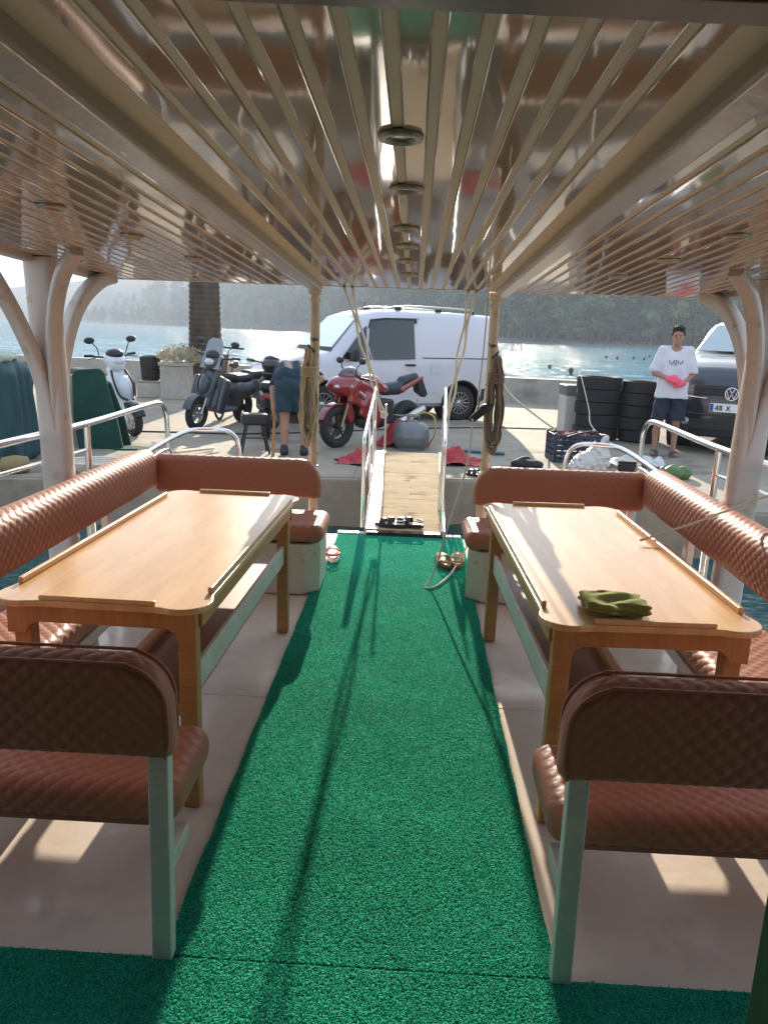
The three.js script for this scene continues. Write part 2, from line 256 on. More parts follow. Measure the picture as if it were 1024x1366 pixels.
{
  const w = thing('sea_wall', 'low pale painted parapet wall along the seaward side of quay', 'wall');
  for (let i = -9; i < 10; i++) { const x0 = i * 4 + 0.5, z0 = wallZ(x0), z1 = wallZ(x0 + 3.985); const g = extrude([[-0.22, 0], [0.2, 0], [0.18, 0.54], [-0.2, 0.54]], Math.hypot(3.985, z1 - z0), 0.015); g.rotateY(Math.PI / 2 - 0.0 + Math.atan2(-(z1 - z0), 3.985)); part('wall_block', boxUV(g.translate(x0, Q, z0), 4), M.wallPaint, w); }
}

// ---------------------------------------------------------------- boat: deck, carpets, cabin
const XL = -2.02, XR = 1.86, ST = -6.06;
{
  const deck = structure('boat_deck');
  part('deck_base', boxUV(RB(XR - XL, 0.38, 9.1, (XL + XR) / 2, -0.2, ST + 4.55, 0.02), 2), M.whiteBox, deck);
  for (const [x0, x1] of [[XL + 0.05, -0.098], [-0.092, XR - 0.05]]) for (const [z0, z1] of [[ST + 0.03, -4.7], [-4.694, -3.16], [-3.154, -1.3], [-1.294, 2.9]])
    part('deck_panel', boxUV(RB(x1 - x0, 0.012, z1 - z0, (x0 + x1) / 2, -0.006, (z0 + z1) / 2, 0.002), 1.7), M.floor, deck);
  for (const x of [XL + 0.05, XR - 0.05]) part('toe_rail', boxUV(RB(0.09, 0.07, 5.0, x, 0.036, ST + 2.5, 0.015), 1), M.white, deck);
  part('stern_trim', boxUV(RB(1.0, 0.02, 0.06, -0.07, 0.014, ST + 0.02, 0.006), 1), M.white, deck);
  const hull = thing('boat_hull', 'white wooden hull of the boat under the open deck', 'boat');
  part('hull_side', boxUV(RB(0.1, 1.0, 9, XL - 0.052, -0.5, ST + 4.5, 0.03), 2), M.white, hull);
  part('hull_side', boxUV(RB(0.1, 1.0, 9, XR + 0.052, -0.5, ST + 4.5, 0.03), 2), M.white, hull);
  part('transom', boxUV(RB(XR - XL, 0.9, 0.08, (XL + XR) / 2, -0.5, ST - 0.045, 0.02), 2), M.white, hull);
}
function carpet(label, x0, x1, z0, z1, y, wob) { // z0 < z1
  const c = thing('carpet', label, 'carpet');
  const pts = []; const n = 24; for (let i = 0; i <= n; i++) pts.push([x0 + wob * Math.sin(i * 1.9 + z0), lerp(z0, z1, i / n)]); for (let i = n; i >= 0; i--) pts.push([x1 + wob * Math.sin(i * 2.3 + 1 + z1), lerp(z0, z1, i / n)]);
  const g = flatY(extrude(pts.map(([x, z]) => [x, -z]), 0.009, 0.002)).translate(0, y, 0);
  part('backing', boxUV(g, 0.9), M.carpet, c);
  const bl = new THREE.BufferGeometry(); bl.setAttribute('position', new THREE.Float32BufferAttribute([-0.0028, 0, 0, 0.0028, 0, 0, 0.001, 0.006, 0.002, -0.002, 0.0062, 0.0025, 0.001, 0.006, 0.002, -0.002, 0.0062, 0.0025, 0.003, 0.0085, 0.0065, -0.0005, 0.0088, 0.0065], 3)); bl.setIndex([0, 1, 2, 0, 2, 3, 4, 6, 5, 5, 6, 7]); bl.computeVertexNormals();
  const N = Math.round((x1 - x0) * (z1 - z0) * 42000), im = new THREE.InstancedMesh(bl, M.pile, N), m = new THREE.Matrix4(), q = new THREE.Quaternion(), e = new THREE.Euler(), cc = new THREE.Color();
  for (let i = 0; i < N; i++) {
    const s = rr(0.45, 0.85); e.set(rr(-0.7, 0.7), rr(0, 6.28), rr(-0.7, 0.7)); q.setFromEuler(e);
    m.compose(V(rr(x0 - 0.003, x1 + 0.003), y + 0.008, rr(z0 - 0.002, z1 + 0.002)), q, V(s, s * 0.6, s)); im.setMatrixAt(i, m);
    const k = rr(0.7, 1.25); cc.setRGB(0.034 * k, 0.53 * k, 0.355 * k); im.setColorAt(i, cc);
  }
  im.name = 'pile'; im.userData.kind = 'stuff'; c.add(im); return c;
}
M.pile = mat([1, 1, 1], 0.95, { transmission: 0.35, thickness: 0, specularIntensity: 0.2 });
carpet('long green looped mat runner down the aisle between the tables', -0.595, 0.43, -4.66, -1.672, 0.004, 0.004);
carpet('short green looped mat at the stern before the gangway', -0.56, 0.44, ST + 0.05, -4.668, 0.003, 0.003);
carpet('wide green looped mat laid across the cabin doorway', -1.5, 1.2, -1.664, -0.9, 0.004, 0.004);
{ // cabin that the photograph is taken from
  const cab = thing('cabin', 'dark wooden cabin with an open doorway at the front of the deck', 'cabin');
  const z = -0.96, t = 0.08;
  { const l = part('door_lintel', boxUV(RB(1.44, 0.34, t - 0.004, 0, 0, 0, 0.01), 1), M.darkwood, cab); l.position.set(-0.07, 2.150, z); l.rotation.z = -0.022; }
  part('bulkhead', boxUV(RB(1.40, 2.3, t, -1.40, 1.154, z - 0.002, 0.01), 1), M.darkwood, cab);
  part('bulkhead', boxUV(RB(1.40, 2.3, t, 1.25, 1.154, z - 0.002, 0.01), 1), M.darkwood, cab);
  part('cabin_wall', boxUV(RB(0.08, 2.3, 3.8, XL + 0.0, 1.154, 1.04, 0.01), 1), M.darkwood, cab);
  part('cabin_wall', boxUV(RB(0.08, 2.3, 3.8, XR - 0.0, 1.154, 1.04, 0.01), 1), M.darkwood, cab);
  part('cabin_wall', boxUV(RB(XR - XL + 0.1, 2.3, 0.08, (XL + XR) / 2, 1.154, 2.98, 0.01), 1), M.darkwood, cab);
  part('cabin_roof', boxUV(RB(XR - XL + 0.3, 0.08, 4.1, (XL + XR) / 2, 2.346, 1.07, 0.01), 1), M.darkwood, cab);
}

// ---------------------------------------------------------------- ceiling of glossy strips
const SL = 0.04, CY = 1.887, CZ = -5.06;
const ceilY = (z) => CY + SL * (z - CZ);
const RX0 = -2.0, RX1 = 1.86;
{
  const ce = structure('ceiling'); ce.position.set(0, CY, CZ); ce.rotation.x = -Math.atan(SL);
  const len = 4.06;
  part('roof_slab', boxUV(RB(RX1 - RX0, 0.1, len + 0.06, (RX0 + RX1) / 2, 0.064, len / 2, 0.02), 1), M.white, ce);
  part('strip_backing', boxUV(new THREE.BoxGeometry(RX1 - RX0 - 0.06, 0.006, len - 0.05).translate((RX0 + RX1) / 2, 0.0057, len / 2), 1), M.groove, ce);
  const pitch = 0.0699, w = 0.0505;
  const prof = []; for (const [s, a0] of [[-1, Math.PI], [1, Math.PI * 1.5]]) for (let i = 0; i <= 4; i++) { const a = a0 + i / 4 * Math.PI / 2; prof.push([s * (w / 2 - 0.004) + 0.004 * Math.cos(a), 0.004 + 0.004 * Math.sin(a)]); }
  prof.push([w / 2, 0.0095], [-w / 2, 0.0095]);
  const variants = []; for (let k = 0; k < 6; k++) {
    const g = new THREE.ExtrudeGeometry(new THREE.Shape(prof.map((p) => new THREE.Vector2(...p))), { depth: len - 0.08, bevelEnabled: false, steps: 1 }).translate(0, 0, 0.04);
    const p = g.attributes.position, uv = g.attributes.uv; for (let i = 0; i < p.count; i++) uv.setXY(i, p.getZ(i) / 2.6 + k * 0.17, p.getX(i) / 0.65 + k * 0.31 + 0.2); variants.push(g);
  }
  let k = 0;
  for (let x = -0.055 - pitch * 27 + pitch / 2; x < RX1 - 0.05; x += pitch) {
    if (x < RX0 + 0.06) continue; if (x > -0.71 && x < -0.578 || x > 0.455 && x < 0.59) continue;
    const o = part('ceiling_strip', variants[(k * 5) % 6], M.panel, ce); o.position.x = x; o.rotation.z = (hash2(k, 3) - 0.5) * 0.016; o.position.y = -0.0005 - hash2(k, 9) * 0.001; k++;
  }
  for (const x of [-0.642, 0.523]) { const b = part('ceiling_beam', boxUV(RB(0.078, 0.062, len, x, -0.008, len / 2, 0.012, 3), 0.7), M.beam, ce); }
  for (const x of [RX0 + 0.03, RX1 - 0.03]) part('edge_board', boxUV(RB(0.06, 0.1, len + 0.08, x, 0.02, len / 2, 0.012), 1), M.white, ce);
  part('edge_board', boxUV(RB(RX1 - RX0 - 0.13, 0.1, 0.03, (RX0 + RX1) / 2, 0.048, -0.005, 0.008), 1), M.white, ce);
  // downlights
  const ringG = lathe([[0.034, 0.004], [0.036, -0.006], [0.044, -0.0105], [0.054, -0.008], [0.0575, 0.002], [0.05, 0.006]], 32).scale(0.84, 0.84, 0.84);
  const lensG = lathe([[0.0005, 0.0], [0.02, -0.001], [0.034, 0.003], [0.035, 0.012]], 24).scale(0.84, 0.84, 0.84);
  const lensM = mat([0.45, 0.42, 0.38], 0.2);
  const down = [[-0.06, -2.11], [-0.05, -2.7], [-0.06, -3.45], [-0.06, -3.95], [-0.06, -4.5], [-0.06, -5.15], [-1.47, -3.2], [-1.40, -3.9], [-1.32, -4.7], [1.30, -3.4], [1.26, -4.15], [1.2, -4.9]];
  down.forEach(([x0, z0], i) => { const x = x0 * 0.826, z = z0 * 0.826;
    const ord = ['nearest the cabin doorway', 'second from the cabin doorway', 'third from the cabin doorway', 'fourth from the cabin doorway', 'second from the stern edge', 'nearest the stern edge'];
    const lab = i < 6 ? `round metal downlight in the middle ceiling row, ${ord[i]}` : i < 9 ? `round downlight in the ceiling above the bare table's side bench, ${ord[[0, 1, 5][i - 6]]}` : `round downlight in the ceiling above the cloth table's side bench, ${ord[[0, 1, 5][i - 9]]}`;
    const d = thing('downlight', lab, 'downlight', [x, ceilY(z) - 0.004, z], 0, 'downlights in the ceiling');
    d.rotation.x = -Math.atan(SL); part('ring', ringG, M.nickel, d); part('lens', lensG, lensM, d);
  });
}

// ---------------------------------------------------------------- pillars and stern posts
function sweepBox(pts, w, d, seg = 20, taper = 1, ref = V(0, 0, 1)) { // rectangular bar along a curve in a vertical plane
  const c = curve(pts), P = [], I = [], r = 0.22;
  const sec = []; for (const [sx, sy] of [[1, 1], [-1, 1], [-1, -1], [1, -1]]) { const a0 = Math.atan2(sy, sx) - Math.PI / 4; for (let i = 0; i <= 3; i++) { const a = a0 + i / 3 * Math.PI / 2; sec.push([sx * (0.5 - r) + r * Math.cos(a), sy * (0.5 - r) + r * Math.sin(a)]); } }
  const n = sec.length;
  for (let i = 0; i <= seg; i++) { const p = c.getPoint(i / seg), t = c.getTangent(i / seg), s = ref.clone().sub(t.clone().multiplyScalar(t.dot(ref))).normalize(), q = t.clone().cross(s).normalize(), k = lerp(1, taper, i / seg); for (const [a, b] of sec) { const v = p.clone().addScaledVector(q, a * w * k).addScaledVector(s, b * d * k); P.push(v.x, v.y, v.z); } }
  for (let i = 0; i < seg; i++) for (let j = 0; j < n; j++) { const a = i * n + j, b = i * n + (j + 1) % n; I.push(a, a + n, b, b, a + n, b + n); }
  for (const [o, f] of [[0, 0], [seg * n, 1]]) for (let j = 1; j < n - 1; j++) f ? I.push(o, o + j + 1, o + j) : I.push(o, o + j, o + j + 1);
  const g = new THREE.BufferGeometry(); g.setAttribute('position', new THREE.Float32BufferAttribute(P, 3)); g.setIndex(I);
  return boxUV(toCreasedNormals(g, 0.6), 1.2);
}
for (const s of [-1, 1]) {
  const cx = -0.08, X = (v) => cx + s * v, near = s < 0 ? 'bare table' : 'table with the folded cloth';
  const p = thing('pillar', `white forked wooden roof pillar behind the seat beside the ${near}`, 'pillar');
  const zc = -4.03, tp = (z) => ceilY(z) - 0.004;
  part('trunk', sweepBox([[X(1.81), 0.0, zc], [X(1.815), 0.7, zc], [X(1.825), 1.3, zc], [X(1.845), tp(zc), zc]], 0.15, 0.11), M.white, p);
  part('inner_brace', sweepBox([[X(1.80), 1.06, zc + 0.01], [X(1.785), 1.36, zc + 0.04], [X(1.735), 1.62, zc + 0.12], [X(1.64), 1.82, zc + 0.22], [X(1.51), tp(zc + 0.34), zc + 0.34]], 0.066, 0.075, 26, 0.9, V(0.33, 0, s * 0.29).normalize()), M.white, p);
  part('outer_brace', sweepBox([[X(1.82), 1.05, zc + 0.02], [X(1.86), 1.36, zc + 0.06], [X(1.89), 1.6, zc + 0.18], [X(1.9), 1.80, zc + 0.36], [X(1.9), tp(zc + 0.55), zc + 0.55]], 0.066, 0.075, 26, 0.9, V(0.53, 0, -s * 0.08).normalize()), M.white, p);
  const q = thing('curved_pillar', `white curved roof rib by the stern rail next to the ${near}`, 'pillar');
  part('rib', sweepBox([[X(1.9), -0.2, -4.27], [X(1.92), 0.4, -4.28], [X(1.925), 0.9, -4.30], [X(1.92), 1.30, -4.34], [X(1.90), 1.56, -4.43], [X(1.87), 1.74, -4.56], [X(1.83), 1.85, -4.72], [X(1.80), tp(-4.86), -4.86]], 0.085, 0.075, 40, 1, V(0.59, 0, -s * 0.1).normalize()), M.white, q);
  const xp = s < 0 ? -0.658 : 0.498;
  const st = thing('stern_post', `weathered wooden stern post with rope coil, near the ${near}`, 'post', [xp, 0, -5.13]);
  part('shaft', boxUV(bar([0, 0, 0], [0, 1.87, 0], 0.031, 0.031, 12), 0.5), M.post, st);
  part('cap_block', boxUV(RB(0.085, 0.05, 0.085, 0, 1.86, 0, 0.01), 0.5), M.post, st);
  part('peg', bar([s * 0.0, 1.47, 0.02], [s * 0.03, 1.515, 0.1], 0.009, 0.007), M.dark, st);
  // hank of rope
  const loops = []; const n = 16;
  for (let i = 0; i < n; i++) {
    const top = 1.47 + rr(-0.02, 0.01), bot = 0.72 + rr(-0.03, 0.16), w = 0.022 + (i % 8) * 0.005, zf = 0.045 + rr(0, 0.07), o = rr(-0.018, 0.018) + s * 0.035;
    const pts = []; for (let k = 0; k < 24; k++) { const a = k / 24 * Math.PI * 2, y = lerp(bot, top, 0.5 + 0.5 * Math.cos(a)); const ww = w * (0.55 + 0.75 * (1 - (y - bot) / (top - bot))); pts.push([o + Math.sin(a) * ww + 0.006 * Math.sin(k * 2.1 + i), y, zf + 0.012 * Math.sin(a + i)]); }
    loops.push(tube(pts, 0.0085, 90, true, 6));
  }
  for (let i = 0; i < 5; i++) { const pts = []; for (let k = 0; k < 10; k++) { const a = k / 10 * 6.283; pts.push([s * 0.035 + Math.sin(a) * 0.06, 1.33 - i * 0.016, 0.08 + Math.cos(a) * 0.06]); } loops.push(tube(pts, 0.0085, 40, true, 6)); }
  const cl = solo('rope_coil', loops, s < 0 ? M.rope : mat([0.24, 0.19, 0.14], 0.9), s < 0 ? 'tan rope hank hung on the stern post by the bare table' : 'dark brown rope hank hung on the stern post by the cloth table', 'rope'); cl.position.set(xp, 0.27, -5.13); cl.scale.setScalar(0.83);
}

// ---------------------------------------------------------------- benches
const bL = M.leather;
function bench(name, label, parts) { const b = thing(name, label, 'bench'); parts(b); return b; }
// near benches seen from behind
for (const s of [-1, 1]) {
  const x0 = s < 0 ? -1.62 : 0.385, x1 = s < 0 ? -0.545 : 1.46, L = x1 - x0;
  const b = thing('bench', s < 0 ? 'quilted brown bench with its back to the cabin doorway, at the bare table' : 'quilted brown bench with its back to the cabin doorway, at the table with the cloth', 'bench');
  const seat = part('seat_cushion', cushion(L + 0.0, 0.125, 0.36, 0.045, { pitch: 0.05, cell: 0.005 }), bL, b); seat.position.set(s < 0 ? x0 - 0.035 : x0 + 0.02, 0.30, -1.97);
  const back = part('backrest_cushion', cushion(L, 0.275, 0.085, 0.038, { c0: s > 0 ? 0.13 : 0, c1: s < 0 ? 0.13 : 0, pitch: 0.05, cell: 0.005, e: 0.03 }), bL, b); back.position.set(x0, 0.585, -1.69); back.rotation.x = 0.10;
  for (const zz of [-0.036, 0.036]) { const o = []; const cr = 0.115, e = 0.006; for (let i = 0; i <= 10; i++) { const a = i / 10 * Math.PI / 2; const ax = cr * (1 - Math.sin(a)), ay = cr * (1 - Math.cos(a)); o.push([s < 0 ? L - e - ax : e + ax, 0.272 - e - ay + 0.003, zz]); } o.push([s < 0 ? L - e : e, 0.06, zz], [s < 0 ? L - e - 0.012 : e + 0.012, 0.012, zz]); o.unshift([s < 0 ? L * 0.5 : L * 0.5, 0.269, zz]); o.unshift([s < 0 ? 0.02 : L - 0.02, 0.269, zz]); part('piping', tube(o, 0.0042, 90, false, 6), M.leather, back); }
  const px = s < 0 ? x1 - 0.045 : x0 + 0.055;
  part('post', boxUV(beamBox([px, 0.003, -1.675], [px, 0.62, -1.70], 0.052, 0.04, 0.005), 0.4), M.mint, b);
  part('post', boxUV(beamBox([s < 0 ? x0 + 0.05 : x1 - 0.05, 0.003, -1.675], [s < 0 ? x0 + 0.05 : x1 - 0.05, 0.62, -1.70], 0.052, 0.04, 0.005), 0.4), M.mint, b);
  for (const x of [px, s < 0 ? x0 + 0.05 : x1 - 0.05]) part('seat_bracket', boxUV(RB(0.045, 0.045, 0.16, x, 0.262, -1.77, 0.005), 0.4), M.mint, b);
  part('seat_board', boxUV(RB(L - 0.14, 0.018, 0.3, (x0 + x1) / 2, 0.294, -1.97, 0.004), 0.4), M.leather, b);
  part('post', boxUV(beamBox([s < 0 ? x0 + 0.05 : x1 - 0.05, 0.003, -2.02], [s < 0 ? x0 + 0.05 : x1 - 0.05, 0.28, -2.02], 0.045, 0.04, 0.005), 0.4), M.mint, b);
}
// corner benches: side run and stern run
for (const s of [-1, 1]) {
  const side = thing('bench', s < 0 ? 'long quilted brown side bench along the deck edge by the bare table' : 'long quilted brown side bench along the deck edge by the table with the cloth', 'bench');
  const xi = s < 0 ? -1.745 : 1.585, len = 3.24;
  const back = part('backrest_cushion', cushion(len, 0.27, 0.15, 0.07, { pitch: 0.056, cell: 0.0075, belly: 0.012, depth: 0.0021 }), bL, side); back.rotation.y = Math.PI / 2; back.position.set(xi, 0.545, -1.72);
  const seat = part('seat_cushion', cushion(2.76, 0.11, 0.42, 0.045, { pitch: 0.056, cell: 0.008, depth: 0.0021 }), bL, side); seat.rotation.y = Math.PI / 2; seat.position.set(xi - s * 0.235, 0.34, -1.74);
  part('seat_box', boxUV(RB(0.40, 0.05, 2.74, xi - s * 0.235, 0.313, -3.11, 0.01), 1), M.white, side);
  for (const z of [-1.95, -3.1, -4.3]) { part('seat_leg', boxUV(RB(0.05, 0.285, 0.05, xi - s * 0.08, 0.146, z, 0.006), 1), M.white, side); part('seat_leg', boxUV(RB(0.05, 0.285, 0.05, xi - s * 0.38, 0.146, z, 0.006), 1), M.white, side); }
  for (const z of [-2.2, -3.05, -4.45]) part('backrest_support', boxUV(RB(0.045, 0.66, 0.07, xi + s * 0.075, 0.335, z, 0.008), 1), M.white, side);
  // stern bench
  const x0 = s < 0 ? -1.70 : 0.42, x1 = s < 0 ? -0.585 : 1.54, L = x1 - x0;
  const b = thing('bench', s < 0 ? 'brown stern bench on a white box at the end of the bare table' : 'brown stern bench on a white box at the end of the table with the cloth', 'bench');
  const bk = part('backrest_cushion', cushion(L, 0.265, 0.10, 0.045, { c0: s > 0 ? 0.15 : 0, c1: s < 0 ? 0.15 : 0, pitch: 0.056, cell: 0.0075, depth: 0.0015 }), bL, b); bk.position.set(x0, 0.515, -5.0);
  const st = part('seat_cushion', cushion(L + 0.07, 0.12, 0.46, 0.05, { pitch: 0.056, cell: 0.0075, depth: 0.003 }), bL, b); st.position.set(s < 0 ? x0 : x0 - 0.07, 0.335, -4.73);
  const bx = [[x0, 4.93], [x1 + (s < 0 ? 0.03 : 0), 4.93], [x1 + (s < 0 ? 0.03 : 0), 4.60], [x1 - (s < 0 ? 0.05 : 0), 4.53], [x0 + (s > 0 ? 0.05 : 0), 4.53], [x0 - (s > 0 ? 0.03 : 0), 4.60]];
  part('seat_box', boxUV(flatY(extrude((s < 0 ? bx.filter((_, i) => i !== 5) : bx.filter((_, i) => i !== 2 || true)), 0.325, 0.015)).translate(0, 0.004, 0), 1), M.whiteBox, b);
  for (const x of [x0 + 0.06, x1 - 0.06]) part('backrest_support', boxUV(RB(0.05, 0.72, 0.035, x, 0.37, -5.075, 0.006), 1), M.white, b);
}

// ---------------------------------------------------------------- tables
function table(label, cx, cz, turn) {
  const t = thing('table', label, 'table', [cx, 0, cz], turn);
  const w = 0.70, l = 1.76, hw = w / 2, hl = l / 2, H = 0.725, c = 0.085;
  const pts = []; // top outline: round ears at the corners, edges set in 12 mm between them
  const ear = (sx, sz, rev) => { const a = []; for (let i = 0; i <= 6; i++) { const th = i / 6 * Math.PI / 2; a.push([sx * (hw - c + c * Math.cos(th)), sz * (hl - c + c * Math.sin(th))]); } const pre = [[sx * (hw - 0.014), sz * (hl - c - 0.075)], [sx * (hw - 0.01), sz * (hl - c - 0.05)], [sx * (hw - 0.001), sz * (hl - c - 0.02)]]; const post = [[sx * (hw - c - 0.02), sz * (hl - 0.001)], [sx * (hw - c - 0.05), sz * (hl - 0.01)], [sx * (hw - c - 0.075), sz * (hl - 0.014)]]; const all = [...pre, ...a, ...post]; return rev ? all.reverse() : all; };
  pts.push(...ear(1, 1, false), ...ear(-1, 1, true), ...ear(-1, -1, false), ...ear(1, -1, true));
  part('table_top', boxUV(flatY(extrude(pts.map(([x, z]) => [x, -z]), 0.022, 0.004)).translate(0, H, 0), 0.95), M.table, t);
  for (const s of [-1, 1]) {
    part('edge_lip', boxUV(RB(0.018, 0.022, l - 2 * c - 0.15, s * (hw - 0.024), H + 0.0325, 0, 0.005), 0.6), M.table, t);
    part('edge_lip', boxUV(RB(w - 2 * c - 0.15, 0.016, 0.018, 0, H + 0.0295, s * (hl - 0.024), 0.005), 0.6), M.table, t);
    part('apron', boxUV(RB(0.022, 0.075, l - 0.2, s * (hw - 0.045), H - 0.038, 0, 0.004), 0.6), M.leg, t);
    const ap = [[-hw + 0.04, 0], [hw - 0.04, 0], [hw - 0.04, -0.10], [hw - 0.095, -0.10], [hw - 0.105, -0.075], [hw - 0.13, -0.06], [-hw + 0.13, -0.06], [-hw + 0.105, -0.075], [-hw + 0.095, -0.10], [-hw + 0.04, -0.10]];
    part('apron', boxUV(extrude(ap, 0.02, 0.003).translate(0, H - 0.001, s * (hl - 0.05) - 0.01), 0.6), M.leg, t);
    for (const q of [-1, 1]) part('leg', boxUV(RB(0.06, H - 0.006, 0.055, s * (hw - 0.075), (H - 0.006) / 2 + 0.002, q * (hl - 0.09), 0.007, 3), 0.6, true), M.leg, t);
    if (s * (cx < 0 ? 1 : -1) > 0) part('side_board', boxUV(RB(0.018, 0.10, l - 0.235, s * (hw - 0.075), 0.445, 0, 0.004), 0.6), M.mint, t);
  }
  const inn = cx < 0 ? 1 : -1;
  part('lower_shelf', boxUV(RB(0.29, 0.016, l - 0.16, inn * 0.135, 0.39, 0, 0.004), 0.6), M.shelf, t);
  part('shelf_rail', boxUV(RB(0.035, 0.05, l - 0.12, inn * -0.025, 0.40, 0, 0.006), 0.6), M.leg, t);
  for (const q of [-1, 1]) part('cross_bar', boxUV(RB(w - 0.2, 0.045, 0.03, 0, 0.36, q * (hl - 0.09), 0.005), 0.6), M.leg, t);
  return t;
}
table('bare varnished wooden table with raised edge lips', -0.955, -3.14, -0.028);
table('varnished wooden table with a folded cloth on it', 0.765, -3.16, 0.030);
{ // folded microfibre cloth
  const f = (p) => { const n = 0.012 * Math.sin(p[0] * 30 + 2 * Math.sin(p[2] * 40)) + 0.006 * Math.sin(p[2] * 70 + p[0] * 55); return sd.box([p[0] + n * 0.5, p[1] + n * 0.4, p[2] + n], [0, 0.024, 0], [0.10, 0.022, 0.075], 0.02) + 0.0035 * Math.sin(p[1] * 300 + 3 * Math.sin(p[0] * 18) + 2 * Math.sin(p[2] * 25)) * sst(0.05, 0.08, Math.max(Math.abs(p[0]), Math.abs(p[2]) * 1.2)) + 0.002 * fbm(((p[0] * 4) % 1 + 1) % 1, ((p[2] * 4) % 1 + 1) % 1, 12, 3, 5); };
  const c = solo('cleaning_cloth', nets(f, [-0.13, -0.02, -0.11], [0.13, 0.07, 0.11], 0.003), mat([0.20, 0.21, 0.045], 0.95, { sheen: 0.6, sheenRoughness: 0.6, sheenColor: col(0.5, 0.5, 0.2) }), 'crumpled folded olive green cloth on the table', 'cloth'); c.position.set(0.685, 0.752, -2.42); c.rotation.y = -0.12;
}

// ---------------------------------------------------------------- stainless rails
for (const s of [-1, 1]) {
  const cx = -0.08, X = (v) => cx + s * v, who = s < 0 ? 'bare table' : 'table with the cloth';
  const r = thing('guard_rail', `tall stainless tube guard rail outside the side bench by the ${who}`, 'railing');
  const xr = 1.93;
  part('top_tube', tube([[X(xr + 0.12), 1.0, -2.4], [X(xr + 0.06), 1.0, -3.6], [X(xr), 1.0, -4.7], [X(xr), 1.01, -5.7], [X(xr), 1.0, -6.06], [X(xr), 0.93, -6.2], [X(xr), 0.8, -6.24], [X(xr), 0.4, -6.24], [X(xr), -0.2, -6.24]], 0.021, 90), M.chrome, r);
  part('middle_tube', tube([[X(xr + 0.12), 0.86, -2.4], [X(xr + 0.06), 0.85, -3.6], [X(xr), 0.84, -4.66]], 0.011, 40), M.chrome, r);
  for (const z of [-3.0, -4.68]) part('stanchion', bar([X(xr + (z > -4 ? 0.08 : 0)), -0.05, z], [X(xr + (z > -4 ? 0.08 : 0)), 0.99, z], 0.02), M.chrome, r);
  for (const z of [-4.55]) part('stanchion', bar([X(xr - 0.03), -0.02, z], [X(xr - 0.03), 0.72, z], 0.011), M.chrome, r);
  const q = thing('stern_rail', `low bent stainless stern rail behind the seat corner by the ${who}`, 'railing');
  part('rail_tube', tube([[X(1.9), 0.56, -4.5], [X(1.9), 0.62, -5.0], [X(1.86), 0.70, -5.7], [X(1.74), 0.775, -6.12], [X(1.58), 0.785, -6.22], [X(1.42), 0.775, -6.22], [X(1.34), 0.68, -6.22], [X(1.32), 0.4, -6.22], [X(1.32), -0.3, -6.22]], 0.02, 90), M.chrome, q);
  part('rail_tube', tube([[X(1.9), 0.50, -4.5], [X(1.9), 0.56, -5.0], [X(1.88), 0.62, -5.6], [X(1.9), 0.6, -6.2], [X(1.9), 0.3, -6.24]], 0.012, 50), M.chrome, q);
}

